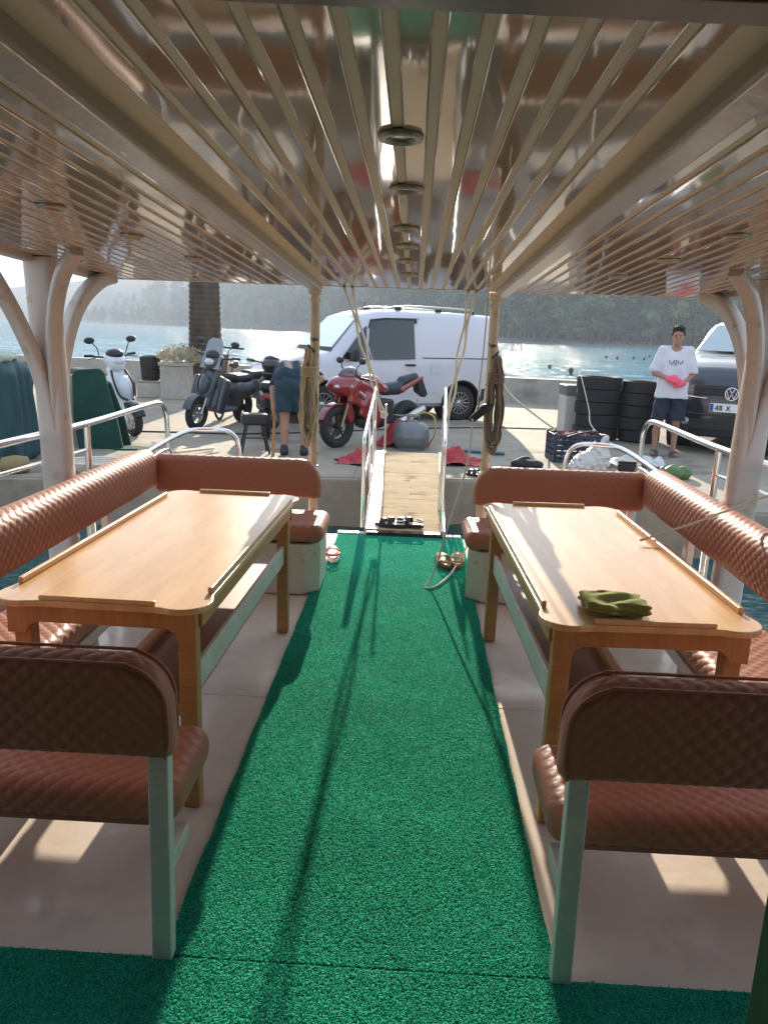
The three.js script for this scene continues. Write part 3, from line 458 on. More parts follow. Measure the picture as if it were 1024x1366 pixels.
// ---------------------------------------------------------------- gangway hung on ropes
{
  const g = thing('gangway', 'wooden gangplank with steel handrails leading from stern to quay', 'gangway');
  const A = [-0.235, 0.255, -6.04, 0.035], B = [-0.28, 0.31, -8.5, 0.30];
  const P = (u, t, y = 0) => [lerp(lerp(A[0], A[1], u), lerp(B[0], B[1], u), t), lerp(A[3], B[3], t) + y, lerp(A[2], B[2], t)];
  const slab = (u0, u1, t0, t1, y0, y1) => { const v = [], add = (a) => v.push(...a); const c = [[u0, t0], [u1, t0], [u1, t1], [u0, t1]]; const top = c.map(([u, t]) => P(u, t, y1)), bot = c.map(([u, t]) => P(u, t, y0)); const quad = (a, b, c2, d) => { add(a); add(b); add(c2); add(a); add(c2); add(d); }; quad(...top); quad(bot[3], bot[2], bot[1], bot[0]); for (let i = 0; i < 4; i++) { const j = (i + 1) % 4; quad(bot[i], bot[j], top[j], top[i]); } const ge = new THREE.BufferGeometry(); ge.setAttribute('position', new THREE.Float32BufferAttribute(v, 3)); ge.computeVertexNormals(); return boxUV(ge, 1.1); };
  for (let i = 0; i < 3; i++) part('tread_panel', slab(0, 1, i / 3 + 0.0008, (i + 1) / 3 - 0.0008, -0.012, 0.012 + i * 0.0006), M.ply, g);
  part('side_beam', slab(-0.24, -0.006, 0, 1, -0.05, 0.022), M.white, g);
  part('side_beam', slab(1.006, 1.09, 0, 1, -0.05, 0.022), M.white, g);
  part('end_strip', slab(-0.2, 1.05, -0.022, -0.001, -0.03, 0.014), M.darkwood, g);
  for (const [u, xa] of [[-0.21, -0.385], [1.06, 0.272]]) {
    const a = [xa, 0.0, -6.22], top = (t) => [lerp(xa, P(u, 1)[0], t), lerp(0.765, 1.03, t), lerp(-6.22, -8.42, t)];
    const rail = part('handrail', join([tube([[a[0], 0.02, a[2]], [a[0], 0.4, a[2]], [a[0], 0.72, a[2]], [a[0], 0.768, a[2] - 0.03], top(0.06), top(0.3), top(0.6), top(1)], 0.018, 80)]), M.chrome, g);
    for (const t of [0.36, 0.70, 0.995]) part('stanchion', bar(P(u, t, 0.0), top(t), 0.012), M.chrome, g);
    part('middle_rail', bar([a[0], 0.40, a[2]], [top(1)[0], 0.66, -8.42], 0.011), M.chrome, g);
    part('stanchion', bar(P(u < 0 ? 0.03 : 0.99, 0.22, 0.0), P(u < 0 ? 0.03 : 0.99, 0.22, 0.92), 0.009), M.steel, g);
  }
  const hang = (a, b, label) => { const l = []; for (const o of [-0.018, 0.018]) { const pts = []; for (let i = 0; i <= 12; i++) { const t = i / 12; pts.push([lerp(a[0] + o, b[0] + o * 0.5, t) + 0.008 * Math.sin(t * 20 + o * 90), lerp(a[1], b[1], t) - 0.02 * Math.sin(Math.PI * t), lerp(a[2], b[2], t)]); } l.push(tube(pts, 0.0095, 60, false, 6)); } l.push(T(new THREE.TorusKnotGeometry(0.022, 0.01, 40, 6), b[0], b[1] + 0.02, b[2])); solo('hoist_rope', l, M.ropeWhite, label, 'rope'); };
  hang([-0.44, 1.885, -5.03], [-0.285, 0.80, -7.6], 'doubled pale rope from roof to gangway handrail, beside the bare table');
  hang([0.34, 1.885, -5.03], [0.31, 0.70, -7.3], 'doubled pale rope from roof to gangway handrail, beside the cloth table');
}
{ // slack line with a black snap block, ending in a loop on the mat
  const t = thing('slack_line', 'thin pale line with a black block, hanging by the stern post onto the mat', 'rope');
  part('line', join([tube([[0.44, 1.87, -5.0], [0.43, 1.52, -5.0], [0.415, 1.2, -5.0], [0.44, 1.16, -5.0]], 0.005, 30, false, 6), tube([[0.385, 1.09, -4.98], [0.378, 0.92, -4.95], [0.345, 0.70, -4.92], [0.26, 0.40, -4.86], [0.18, 0.1, -4.80], [0.13, 0.022, -4.75], [0.15, 0.02, -4.71], [0.21, 0.022, -4.78], [0.30, 0.03, -5.0], [0.36, 0.06, -5.2], [0.41, 0.16, -5.2], [0.43, 0.40, -5.08]], 0.0065, 120, false, 6)]), M.ropeWhite, t);
  part('block', nets((p) => sd.u(0.02, sd.cap(p, [-0.04, -0.04, 0], [0.04, 0.03, 0], 0.024, 0.029), sd.cap(p, [0.03, 0.03, 0], [0.075, 0.045, 0], 0.02, 0.017)), [-0.13, -0.13, -0.08], [0.15, 0.13, 0.08], 0.008).translate(0.425, 1.125, -5.0), M.dark, t);
}
solo('tie_line', tube([[1.02, 0.765, -3.30], [1.30, 0.83, -3.42], [1.55, 0.895, -3.55], [1.68, 0.93, -3.60], [2.1, 1.02, -3.8]], 0.006, 40, false, 6), M.rope, 'thin taut line from the table edge past the pillar', 'rope');

// ---------------------------------------------------------------- footwear
function sandal(name, label, x, y, z, turn, sole, strap, foot = null, group) {
  const t = thing(name, label, 'sandal', [x, y, z], turn, group);
  const out = []; for (let i = 0; i < 28; i++) { const a = i / 28 * Math.PI * 2, c = Math.cos(a), s = Math.sin(a); out.push([s * (0.042 + 0.008 * c) , c * 0.13]); }
  part('sole', flatY(extrude(out, 0.026, 0.007)), sole, t);
  if (foot) part('footbed', flatY(extrude(out.map(([a, b]) => [a * 0.9, b * 0.94]), 0.005, 0.001)).translate(0, 0.0262, 0), foot, t);
  const arch = (z0, h, w, r) => { const pts = []; for (let i = 0; i <= 12; i++) { const a = i / 12 * Math.PI; pts.push([Math.cos(a) * 0.046, 0.022 + Math.sin(a) * h, z0 + (i % 2) * 0.002]); } return sweepStrap(pts, w, 0.005); };
  for (const [z0, h, w] of [[-0.062, 0.042, 0.05], [0.005, 0.055, 0.04]]) part('strap', arch(z0, h, w), strap, t);
  const heel = []; for (let i = 0; i <= 12; i++) { const a = i / 12 * Math.PI; heel.push([Math.cos(a) * 0.043, 0.055, 0.06 + Math.sin(a) * 0.062]); } part('strap', tube(heel, 0.008, 30), strap, t);
  return t;
}
function sweepStrap(pts, w, th) { const P = [], I = []; const c = curve(pts); const n = 24; for (let i = 0; i <= n; i++) { const p = c.getPoint(i / n), t = c.getTangent(i / n), q = V(0, 0, 1).cross(t).normalize(); for (const [a, b] of [[-1, 0], [1, 0], [1, 1], [-1, 1]]) P.push(p.x - q.x * th * b, p.y - q.y * th * b, p.z + a * w / 2); } for (let i = 0; i < n; i++) for (let j = 0; j < 4; j++) { const a = i * 4 + j, b = i * 4 + (j + 1) % 4; I.push(a, b, a + 4, b, b + 4, a + 4); } const g = new THREE.BufferGeometry(); g.setAttribute('position', new THREE.Float32BufferAttribute(P, 3)); g.setIndex(I); return toCreasedNormals(g, 0.6); }
{
  const bk = M.dark, br = mat([0.10, 0.055, 0.03], 0.6), tan = mat([0.36, 0.25, 0.13], 0.7), wh = mat([0.7, 0.68, 0.64], 0.5), rd = mat([0.4, 0.05, 0.04], 0.6);
  const gy = (z) => lerp(0.035, 0.30, (-6.04 - z) / 2.46) + 0.014;
  for (const [x, z, r, l] of [[-0.145, -6.13, 1.35, 'black strapped sandal on the gangplank, at its side with the white beam'], [0.0, -6.15, 1.2, 'black strapped sandal on the gangplank, in the middle of the boards']]) { const s = sandal('sandal', l, x, gy(z), z, r, bk, bk, wh, 'black sandals on the gangplank'); s.rotation.order = 'YXZ'; }
  sandal('sandal', 'brown strapped sandal on the stern mat beside the slack line', 0.265, 0.018, -5.25, 0.25, br, tan, tan, 'brown sandals on the stern mat');
  sandal('sandal', 'brown strapped sandal on the stern mat against the white seat box', 0.36, 0.018, -5.28, -0.1, br, tan, tan, 'brown sandals on the stern mat');
  sandal('slipper', 'white soled slipper on the stern mat beside the other white seat box', -0.53, 0.018, -5.30, 0.15, wh, rd, rd);
  sandal('sandal', 'black shoe lying on the quay edge close to the stern post', 0.72, Q + 0.005, -8.35, 0.8, bk, bk);
}
{ // black bundle of shoes on the quay
  const t = thing('shoe', 'black rubber shoe lying on the sunlit quay behind the seat', 'shoe', [1.36, Q + 0.004, -9.0], 0.1);
  part('upper', nets((p) => { const o = sd.u(0.05, sd.ell(p, [-0.08, 0.055, 0], [0.11, 0.055, 0.07]), sd.ell(p, [0.08, 0.05, 0.01], [0.12, 0.05, 0.07]), sd.ell(p, [-0.02, 0.1, -0.02], [0.06, 0.04, 0.06])); return Math.max(o, -sd.ell(p, [0.05, 0.115, 0.03], [0.08, 0.035, 0.035])); }, [-0.24, -0.02, -0.12], [0.24, 0.17, 0.13], 0.008), M.rubber, t);
  part('sole', flatY(extrude(Array.from({ length: 24 }, (_, i) => { const a = i / 24 * 6.283; return [Math.cos(a) * 0.19, Math.sin(a) * (0.07 + 0.012 * Math.cos(a))]; }), 0.03, 0.006)), M.dark, t);
  part('lining', T(new THREE.TorusGeometry(0.05, 0.008, 8, 24).rotateX(Math.PI / 2).scale(1.3, 1, 0.6), 0.05, 0.1, 0.03), mat([0.4, 0.36, 0.3], 0.8), t);
}

// ---------------------------------------------------------------- tyres, crate, bags and cylinder on the quay
{
  const R = 0.315, w = 0.205, prof = [[0.205, -0.06], [0.215, -0.082], [0.25, -0.098], [0.285, -0.1], [0.303, -0.09]];
  for (const y of [-0.07, -0.036, 0.0, 0.036, 0.07]) prof.push([R, y - 0.013], [R, y + 0.010], [R - 0.007, y + 0.0115], [R - 0.007, y + 0.0225]);
  prof.push([0.303, 0.09], [0.285, 0.1], [0.25, 0.098], [0.215, 0.082], [0.205, 0.06], [0.206, 0.0], [0.205, -0.06]);
  const g = toCreasedNormals(lathe(prof, 40), 0.5), ln = T(new THREE.TorusGeometry(0.214, 0.006, 6, 40).rotateX(Math.PI / 2), 0, 0.083, 0);
  const st = [[2.86, -12.05, 5, 'stack beside the pale box'], [3.45, -11.95, 5, 'stack beside the man']];
  const nth = ['bottom tyre', 'second tyre from the ground', 'middle tyre', 'second tyre from the top', 'top tyre'];
  st.forEach(([x, z, n, w2], si) => { for (let i = 0; i < n; i++) { const sc = (si ? 0.92 : 1) * (1 + (hash2(i, si + 2) - 0.5) * 0.05), h = 0.19 * (si ? 0.95 : 1); const t = thing('tyre', `black car ${nth[i]} in the ${w2}`, 'tyre', [x + (hash2(i, si) - 0.5) * 0.07, Q + 0.105 + i * h, z + (hash2(i, si + 7) - 0.5) * 0.05], i * 1.3, 'stacked tyres on the quay'); t.scale.set(sc * 1.08, h / 0.2, sc * 1.08); part('tread', g, M.rubber, t); part('bead', ln, M.dark, t); } });
  const wb = thing('box', 'pale grey metal box standing behind the tyre stacks', 'box', [2.6, Q + 0.004, -12.6], 0.1);
  part('body', RB(0.42, 0.62, 0.4, 0, 0.31, 0, 0.015), mat([0.55, 0.53, 0.48], 0.5), wb); part('lid', RB(0.44, 0.16, 0.42, 0, 0.702, 0, 0.015), mat([0.16, 0.16, 0.16], 0.5), wb);
}
{
  const c = thing('crate', 'dark blue slatted plastic crate full of tangled cables', 'crate', [2.06, Q + 0.004, -9.75], 0.08); const m = mat([0.018, 0.028, 0.06], 0.45);
  const w = 0.62, d = 0.42, h = 0.36;
  part('floor', RB(w, 0.02, d, 0, 0.012, 0), m, c);
  for (const s of [-1, 1]) { for (let i = 0; i < 5; i++) { part('slat', RB(w, 0.05, 0.014, 0, 0.05 + i * 0.068, s * d / 2), m, c); part('slat', RB(0.014, 0.05, d - 0.03, s * w / 2, 0.05 + i * 0.068, 0), m, c); } for (const q of [-1, 1]) part('corner_post', RB(0.04, h, 0.04, s * (w / 2 - 0.01), h / 2 + 0.006, q * (d / 2 - 0.01)), m, c); for (const k of [-0.1, 0.1]) part('rib', RB(0.03, h - 0.02, 0.01, k, h / 2, s * (d / 2 - 0.014)), m, c); }
  const mk = [mat([0.02, 0.02, 0.02], 0.5), mat([0.5, 0.5, 0.52], 0.5), mat([0.35, 0.04, 0.05], 0.5)];
  for (let i = 0; i < 9; i++) { const pts = []; const ox = rr(-0.2, 0.2); for (let k = 0; k < 9; k++) pts.push([clamp(ox + rr(-0.22, 0.22), -0.27, 0.27), 0.16 + rr(0, 0.22), rr(-0.16, 0.16)]); if (i % 3 === 0) pts.push([rr(-0.25, 0.3), 0.40, 0.21], [rr(-0.25, 0.3), 0.3, 0.25], [rr(-0.2, 0.25), 0.16, 0.25]); const o = solo('cable', tube(pts, 0.008, 120, false, 5), mk[i % 3], ['black cable tangled inside the blue crate', 'pale grey cable tangled inside the blue crate', 'red cable tangled inside the blue crate'][i % 3], 'cable', ['black cables in the crate', 'pale cables in the crate', 'red cables in the crate'][i % 3]); o.position.copy(c.position); o.rotation.y = 0.08; }
  const bagM = mat([0.72, 0.70, 0.66], 0.3, { transmission: 0.35, thickness: 0 });
  const bagf = (s) => (p) => sd.u(0.08, sd.ell(p, [0, 0.12, 0], [0.21, 0.13, 0.17]), sd.ell(p, [0.08, 0.22, 0.02], [0.12, 0.12, 0.1]), sd.ell(p, [-0.16, 0.08, 0.05], [0.12, 0.08, 0.1])) + 0.016 * Math.sin(p[0] * 38 + 3 * Math.sin(p[1] * 30 + s) + s) * Math.sin(p[2] * 33 + 2 * Math.sin(p[0] * 25)) + 0.008 * Math.sin(p[1] * 80 + p[0] * 50 + 2 * Math.sin(p[2] * 60));
  const b1 = thing('plastic_bag', 'crumpled white plastic bag full of stuff beside the blue crate', 'bag', [2.07, Q + 0.006, -8.85], 0.3); part('film', nets(bagf(1), [-0.36, -0.03, -0.28], [0.32, 0.4, 0.28], 0.011), bagM, b1);
  part('knot', nets((p) => sd.cap(p, [0, 0, 0], [0.05, 0.09, 0.02], 0.015, 0.035) + 0.008 * Math.sin(p[0] * 120) * Math.sin(p[2] * 110), [-0.06, -0.05, -0.06], [0.12, 0.16, 0.1], 0.008).translate(0.09, 0.32, 0.02), bagM, b1);
  const sh = thing('plastic_sheet', 'flat crumpled white plastic sheet on the quay in front of tyres', 'sheet', [2.75, Q + 0.004, -9.6], 0.2);
  { const g = new THREE.PlaneGeometry(0.85, 0.6, 60, 44); const p = g.attributes.position; for (let i = 0; i < p.count; i++) { const x = p.getX(i), y = p.getY(i); p.setXYZ(i, x + 0.05 * Math.sin(y * 9), 0.03 + 0.028 * Math.sin(x * 17 + 2 * Math.sin(y * 13)) + 0.022 * Math.sin(y * 23 + 3 * Math.sin(x * 9)) + 0.05 * Math.exp(-((x - 0.1) ** 2 + y * y) * 14), -y + 0.04 * Math.sin(x * 7)); } g.computeVertexNormals(); part('film', g, mat([0.72, 0.71, 0.68], 0.35, { transmission: 0.2, thickness: 0 }), sh); }
  const sb = thing('small_box', 'small black box on the quay next to the white bag', 'box', [2.55, Q + 0.005, -9.1], -0.1); part('body', RB(0.2, 0.1, 0.14, 0, 0.05, 0, 0.01), M.dark, sb); part('lid', RB(0.205, 0.02, 0.145, 0, 0.112, 0, 0.006), M.rubber, sb);
  const gb = thing('melon', 'green rounded bag lying on the quay near the white sheet', 'bag', [3.0, Q + 0.004, -8.7], 0); gb.name = numbered('green_bag'); part('film', nets((p) => sd.ell(p, [0, 0.07, 0], [0.19, 0.085, 0.13]) + 0.012 * Math.sin(p[0] * 40 + 2 * Math.sin(p[2] * 30)), [-0.25, -0.03, -0.2], [0.25, 0.2, 0.2], 0.012), mat([0.10, 0.17, 0.06], 0.5), gb);
  solo('white_cord', tube([[2.42, 1.15, -11.6], [2.45, 0.9, -11.3], [2.5, 0.62, -11.1], [2.46, 0.45, -10.7], [2.6, 0.3, -10.2], [2.9, 0.16, -9.9]], 0.007, 60, false, 6), M.ropeWhite, 'thin white cord hanging in front of the tyre stacks', 'cord');
}
{
  const g = thing('gas_cylinder', 'squat grey gas cylinder with valve standing behind the gangplank end', 'cylinder', [-0.01, Q + 0.004, -10.15]); g.scale.set(1.28, 0.95, 1.28);
  const m = mat([0.18, 0.19, 0.195], 0.42, { metalness: 0.3 });
  part('body', lathe([[0.001, 0.02], [0.13, 0.02], [0.17, 0.06], [0.185, 0.12], [0.187, 0.17], [0.191, 0.175], [0.191, 0.195], [0.187, 0.2], [0.185, 0.27], [0.17, 0.33], [0.13, 0.375], [0.06, 0.395], [0.05, 0.41], [0.001, 0.412]], 36), m, g);
  part('foot_ring', lathe([[0.14, 0], [0.146, 0], [0.146, 0.05], [0.14, 0.05], [0.14, 0]], 30), m, g);
  part('collar', new THREE.TorusGeometry(0.075, 0.009, 8, 30, 5.2).rotateX(Math.PI / 2).translate(0, 0.47, 0), m, g);
  for (const a of [0.3, 2.2, 4.2]) part('collar_stay', bar([Math.cos(a) * 0.08, 0.37, Math.sin(a) * 0.08], [Math.cos(a) * 0.075, 0.47, Math.sin(a) * 0.075], 0.008), m, g);
  part('valve', [bar([0, 0.4, 0], [0, 0.47, 0], 0.018), bar([-0.03, 0.45, 0], [0.05, 0.45, 0], 0.012)], M.steel, g);
  solo('gas_hose', tube([[0.04, 0.55, -10.15], [0.15, 0.6, -10.1], [0.28, 0.55, -10.0], [0.3, 0.35, -10.05], [0.25, 0.2, -10.2], [0.2, 0.12, -10.45]], 0.011, 50, false, 8), mat([0.42, 0.38, 0.10], 0.5), 'yellow gas hose curling from the grey cylinder', 'hose');
  const red = mat([0.40, 0.028, 0.032], 0.55);
  const tarp = (name, label, x, z, w, d, h, s) => { const p0 = new THREE.PlaneGeometry(w, d, 70, 50), p = p0.attributes.position; for (let i = 0; i < p.count; i++) { const a = p.getX(i) / w * 2, b = p.getY(i) / d * 2, e = clamp(1.25 - Math.hypot(a, b)) ; p.setXYZ(i, p.getX(i) * (1 + 0.12 * Math.sin(b * 5 + s)), 0.008 + h * e * (0.5 + 0.5 * Math.sin(a * 4 + s + 1.5 * Math.sin(b * 3))) + 0.018 * e * Math.sin(a * 17 + b * 9 + s) + 0.012 * e * Math.sin(b * 21 + s * 2), -p.getY(i) * (1 + 0.15 * Math.sin(a * 4 + s))); } p0.computeVertexNormals(); const o = solo(name, p0, red, label, 'tarpaulin'); o.position.set(x, Q + 0.004, z); return o; };
  tarp('tarpaulin', 'red tarpaulin spread flat on the quay below the red motorcycle', -0.60, -9.0, 0.55, 0.6, 0.12, 1);
  tarp('tarpaulin', 'red tarpaulin heaped behind the grey gas cylinder', -0.14, -10.45, 0.7, 0.45, 0.34, 3);
  tarp('tarpaulin', 'red tarpaulin heaped on the quay beside the gangway hoist rope', 0.55, -9.2, 0.6, 0.55, 0.18, 2.2);
  solo('long_pipe', tube([[0.45, Q + 0.03, -10.05], [0.8, Q + 0.03, -10.0], [1.2, Q + 0.03, -9.9]], 0.022, 12, false, 8), mat([0.03, 0.14, 0.19], 0.4), 'short teal pipe lying on the quay by the red tarpaulin', 'pipe');
  solo('power_cable', tube([[-4.6, Q + 0.012, -10.7], [-3.5, Q + 0.012, -10.8], [-2.2, Q + 0.012, -11.0], [0.2, Q + 0.012, -12.4], [1.4, Q + 0.012, -12.85], [2.3, Q + 0.012, -13.0], [2.75, Q + 0.012, -13.5], [2.7, Q + 0.10, -13.9], [2.6, Q + 0.3, -13.2]], 0.014, 120, false, 6), M.rubber, 'black cable running across the quay to the pale box', 'cable');
  solo('mooring_line', tube([[0.53, 1.40, -5.18], [1.0, 1.02, -8.1], [1.6, 0.62, -10.6], [2.25, 0.2, -12.6], [2.5, Q + 0.01, -13.3]], 0.013, 60, false, 8), M.ropeWhite, 'pale mooring line slanting from the stern post to the quay', 'rope');
}
{ // left side: leaning green mat, tarp heap, pale panel, odds and ends
  const gm = mat([0.012, 0.11, 0.075], 0.85, { bumpMap: M.carpet.bumpMap, bumpScale: 0.004, map: M.carpet.map });
  const g = thing('leaning_mat', 'dark green matting folded over a stand on the quay', 'mat', [-3.80, Q + 0.004, -9.2], 0.12);
  part('front_fold', boxUV(extrude([[-0.22, 0], [0.27, 0], [0.21, 0.3], [0.06, 0.9], [0.03, 0.935], [-0.01, 0.942], [-0.24, 0.92], [-0.28, 0.87], [-0.28, 0.4]], 0.07, 0.02).rotateX(-0.12), 0.6), gm, g);
  part('back_fold', boxUV(extrude([[-0.22, 0], [0.28, 0], [0.24, 0.34], [0.12, 0.8], [0.03, 0.87], [-0.2, 0.87]], 0.05, 0.02).rotateX(0.24).translate(0, 0, -0.34), 0.6), gm, g);
  part('flap', boxUV(flatY(extrude([[0.2, -0.14], [0.56, -0.1], [0.62, 0.06], [0.3, 0.16]], 0.02, 0.006)), 0.6), gm, g);
  const pn = thing('panel', 'pale board leaning behind the dark green matting', 'board', [-4.25, Q + 0.004, -9.4], 0.1);
  part('sheet', RB(0.42, 0.84, 0.05, 0, 0.42, 0, 0.01), mat([0.42, 0.36, 0.30], 0.7), pn); part('cap_strip', RB(0.44, 0.03, 0.07, 0, 0.856, 0, 0.008), M.white, pn);
  const h = thing('covered_heap', 'tall heap under a dark teal tarpaulin beyond the guard rail', 'tarpaulin', [-4.75, Q + 0.002, -8.0], 0.2);
  const hf = (p) => { const y = p[1], fl = 0.06 * (1 - y / 1.1) * Math.sin(Math.atan2(p[2], p[0]) * 16 + 2 * Math.sin(y * 3)); return sd.u(0.1, sd.box(p, [0, 0.52, 0], [0.62 + fl, 0.54, 0.5 + fl], 0.12), sd.ell(p, [0.28, 1.05, 0.1], [0.3, 0.12, 0.3])) + 0.01 * Math.sin(p[0] * 30 + p[1] * 6) * Math.sin(p[2] * 27); };
  part('cover', nets((p) => Math.max(hf(p), 0.0 - p[1]), [-0.85, -0.05, -0.75], [0.85, 1.3, 0.75], 0.022), mat([0.012, 0.055, 0.065], 0.6), h);
  part('folded_top', nets((p) => sd.u(0.06, sd.ell(p, [0.3, 1.12, 0.12], [0.3, 0.07, 0.3]), sd.ell(p, [0.44, 0.98, 0.4], [0.06, 0.22, 0.08])) + 0.014 * Math.sin(p[0] * 34 + 2 * Math.sin(p[2] * 20)), [-0.1, 0.6, -0.3], [0.75, 1.3, 0.6], 0.016), mat([0.42, 0.46, 0.36], 0.7), h);
  const fl = thing('float', 'yellow cork float lying on the quay edge beside the heap', 'float', [-3.95, Q + 0.09, -7.45], 0.6); part('body', lathe([[0.02, -0.14], [0.08, -0.12], [0.1, 0], [0.08, 0.12], [0.02, 0.14]], 20).rotateZ(1.57), mat([0.28, 0.21, 0.09], 0.7), fl); part('cord', tube([[-0.3, -0.06, 0.1], [-0.15, 0, 0], [0, 0, 0], [0.16, 0, 0], [0.35, -0.07, -0.05]], 0.014, 24), M.ropeWhite, fl);
  const rp = []; for (let k = 0; k < 6; k++) { const pts = []; for (let i = 0; i < 10; i++) { const a = i / 10 * 6.283; pts.push([Math.cos(a) * (0.2 + 0.02 * k) + rr(-0.02, 0.02), 0.02 + k * 0.017, Math.sin(a) * (0.16 + 0.015 * k)]); } rp.push(tube(pts, 0.012, 50, true, 6)); }
  const rc = solo('rope_pile', rp, M.ropeWhite, 'grey rope flaked down in a ring near the float', 'rope'); rc.position.set(-3.25, Q + 0.004, -7.75);
  // scrap on the quay behind the corner seat
  const sc = thing('scrap_pile', 'broken pale boards and driftwood lying near the stern rail', 'boards', [-2.55, Q + 0.003, -8.75], 0.3);
  for (const [x, z, l, a, y] of [[0, 0, 0.7, 0.5, 0.02], [0.2, 0.15, 0.5, -0.3, 0.045], [-0.25, -0.1, 0.6, 0.9, 0.045], [0.05, -0.2, 0.45, 0.2, 0.07]]) { const o = part('board', RB(l, 0.02, 0.09, 0, 0, 0, 0.004), x > 0.1 ? M.white : M.post, sc); o.position.set(x, y, z); o.rotation.set(0.1, a, 0.05); }
}

// ---------------------------------------------------------------- vehicles
function loft(st, sub = 3) {
  const S = []; for (let i = 0; i < st.length - 1; i++) for (let k = 0; k < sub; k++) { const t = k / sub; S.push(st[i].map((v, j) => lerp(v, st[i + 1][j], t))); } S.push(st[st.length - 1]);
  const ring = ([x, y0, yb, yt, wb, wm, wt]) => { const ym = lerp(y0, yb, 0.55), h = [[y0, wb * 0.55], [y0, wb * 0.9], [y0 + 0.07, wb], [ym, wm], [yb, wm - 0.004], [lerp(yb, yt, 0.5), lerp(wm, wt, 0.45)], [yt - 0.10 * clamp((yt - yb) / 0.4), wt], [yt - 0.035 * clamp((yt - yb) / 0.4), wt - 0.05], [yt, wt - 0.14], [yt + 0.015, wt * 0.4]]; return [...h.map(([y, z]) => [x, y, z]), ...h.slice().reverse().map(([y, z]) => [x, y, -z])]; };
  const P = [], I = [], rings = S.map(ring), n = rings[0].length; for (const r of rings) for (const p of r) P.push(...p);
  for (let i = 0; i < rings.length - 1; i++) for (let j = 0; j < n; j++) { const a = i * n + j, b = i * n + (j + 1) % n; I.push(a, b, a + n, b, b + n, a + n); }
  for (const [o, f] of [[0, 1], [(rings.length - 1) * n, 0]]) { const c = P.length / 3; let s = [0, 0, 0]; for (let j = 0; j < n; j++) for (let k = 0; k < 3; k++) s[k] += P[(o + j) * 3 + k] / n; P.push(...s); for (let j = 0; j < n; j++) { const a = o + j, b = o + (j + 1) % n; f ? I.push(c, b, a) : I.push(c, a, b); } }
  const g = new THREE.BufferGeometry(); g.setAttribute('position', new THREE.Float32BufferAttribute(P, 3)); g.setIndex(I); g.computeVertexNormals(); g.setAttribute('uv', new THREE.BufferAttribute(new Float32Array(P.length / 3 * 2), 2));
  const at = (x) => { let i = 0; while (i < st.length - 2 && st[i + 1][0] < x) i++; const t = clamp((x - st[i][0]) / (st[i + 1][0] - st[i][0])); return st[i].map((v, j) => lerp(v, st[i + 1][j], t)); };
  const side = (x, y) => { const [, y0, yb, yt, wb, wm, wt] = at(x); if (y < yb) return lerp(wb, wm, clamp((y - y0 - 0.07) / (lerp(y0, yb, 0.55) - y0 - 0.07))); const ym = lerp(yb, yt, 0.5), wq = lerp(wm, wt, 0.45), y3 = yt - 0.1; return y < ym ? lerp(wm, wq, (y - yb) / (ym - yb)) : lerp(wq, wt, clamp((y - ym) / (y3 - ym))); };
  return { g, side };
}
function carve(g, cuts) { const ev = new Evaluator(); ev.useGroups = false; ev.attributes = ['position', 'normal', 'uv']; let b = new Brush(g); b.updateMatrixWorld(); for (const c of cuts) { const k = new Brush(c); k.updateMatrixWorld(); b = ev.evaluate(b, k, SUBTRACTION); } const r = b.geometry; return toCreasedNormals(clean(r), 0.55); }
function sidePlate(side, pts, s, off = 0.017) { // thin pane following the body side
  const sh = new THREE.Shape(pts.map((p) => new THREE.Vector2(...p))); let g = new THREE.ExtrudeGeometry(sh, { depth: 0.006, bevelEnabled: false, curveSegments: 6 }); g = clean(g);
  const p = g.attributes.position; for (let i = 0; i < p.count; i++) p.setZ(i, s * (side(p.getX(i), p.getY(i)) + off + (p.getZ(i) > 0.003 ? 0.006 : 0)));
  g.computeVertexNormals(); return g;
}
function quadPane(a, b, c, d, th = 0.008) { const A = V(...a), n = V(...b).sub(A).cross(V(...d).sub(A)).normalize().multiplyScalar(th), g = new THREE.BufferGeometry(), v = []; const q = [a, b, c, d].map((p) => V(...p)), w = q.map((p) => p.clone().add(n)); const Q4 = (k, l, m, o) => { for (const p of [k, l, m, k, m, o]) v.push(p.x, p.y, p.z); }; Q4(...w); Q4(q[3], q[2], q[1], q[0]); for (let i = 0; i < 4; i++) Q4(q[i], q[(i + 1) % 4], w[(i + 1) % 4], w[i]); g.setAttribute('position', new THREE.Float32BufferAttribute(v, 3)); g.computeVertexNormals(); return g; }
M.glassDark = mat([0.012, 0.018, 0.017], 0.04, { clearcoat: 1, clearcoatRoughness: 0.02 });
M.alloy = mat([0.5, 0.5, 0.5], 0.3, { metalness: 0.9 });
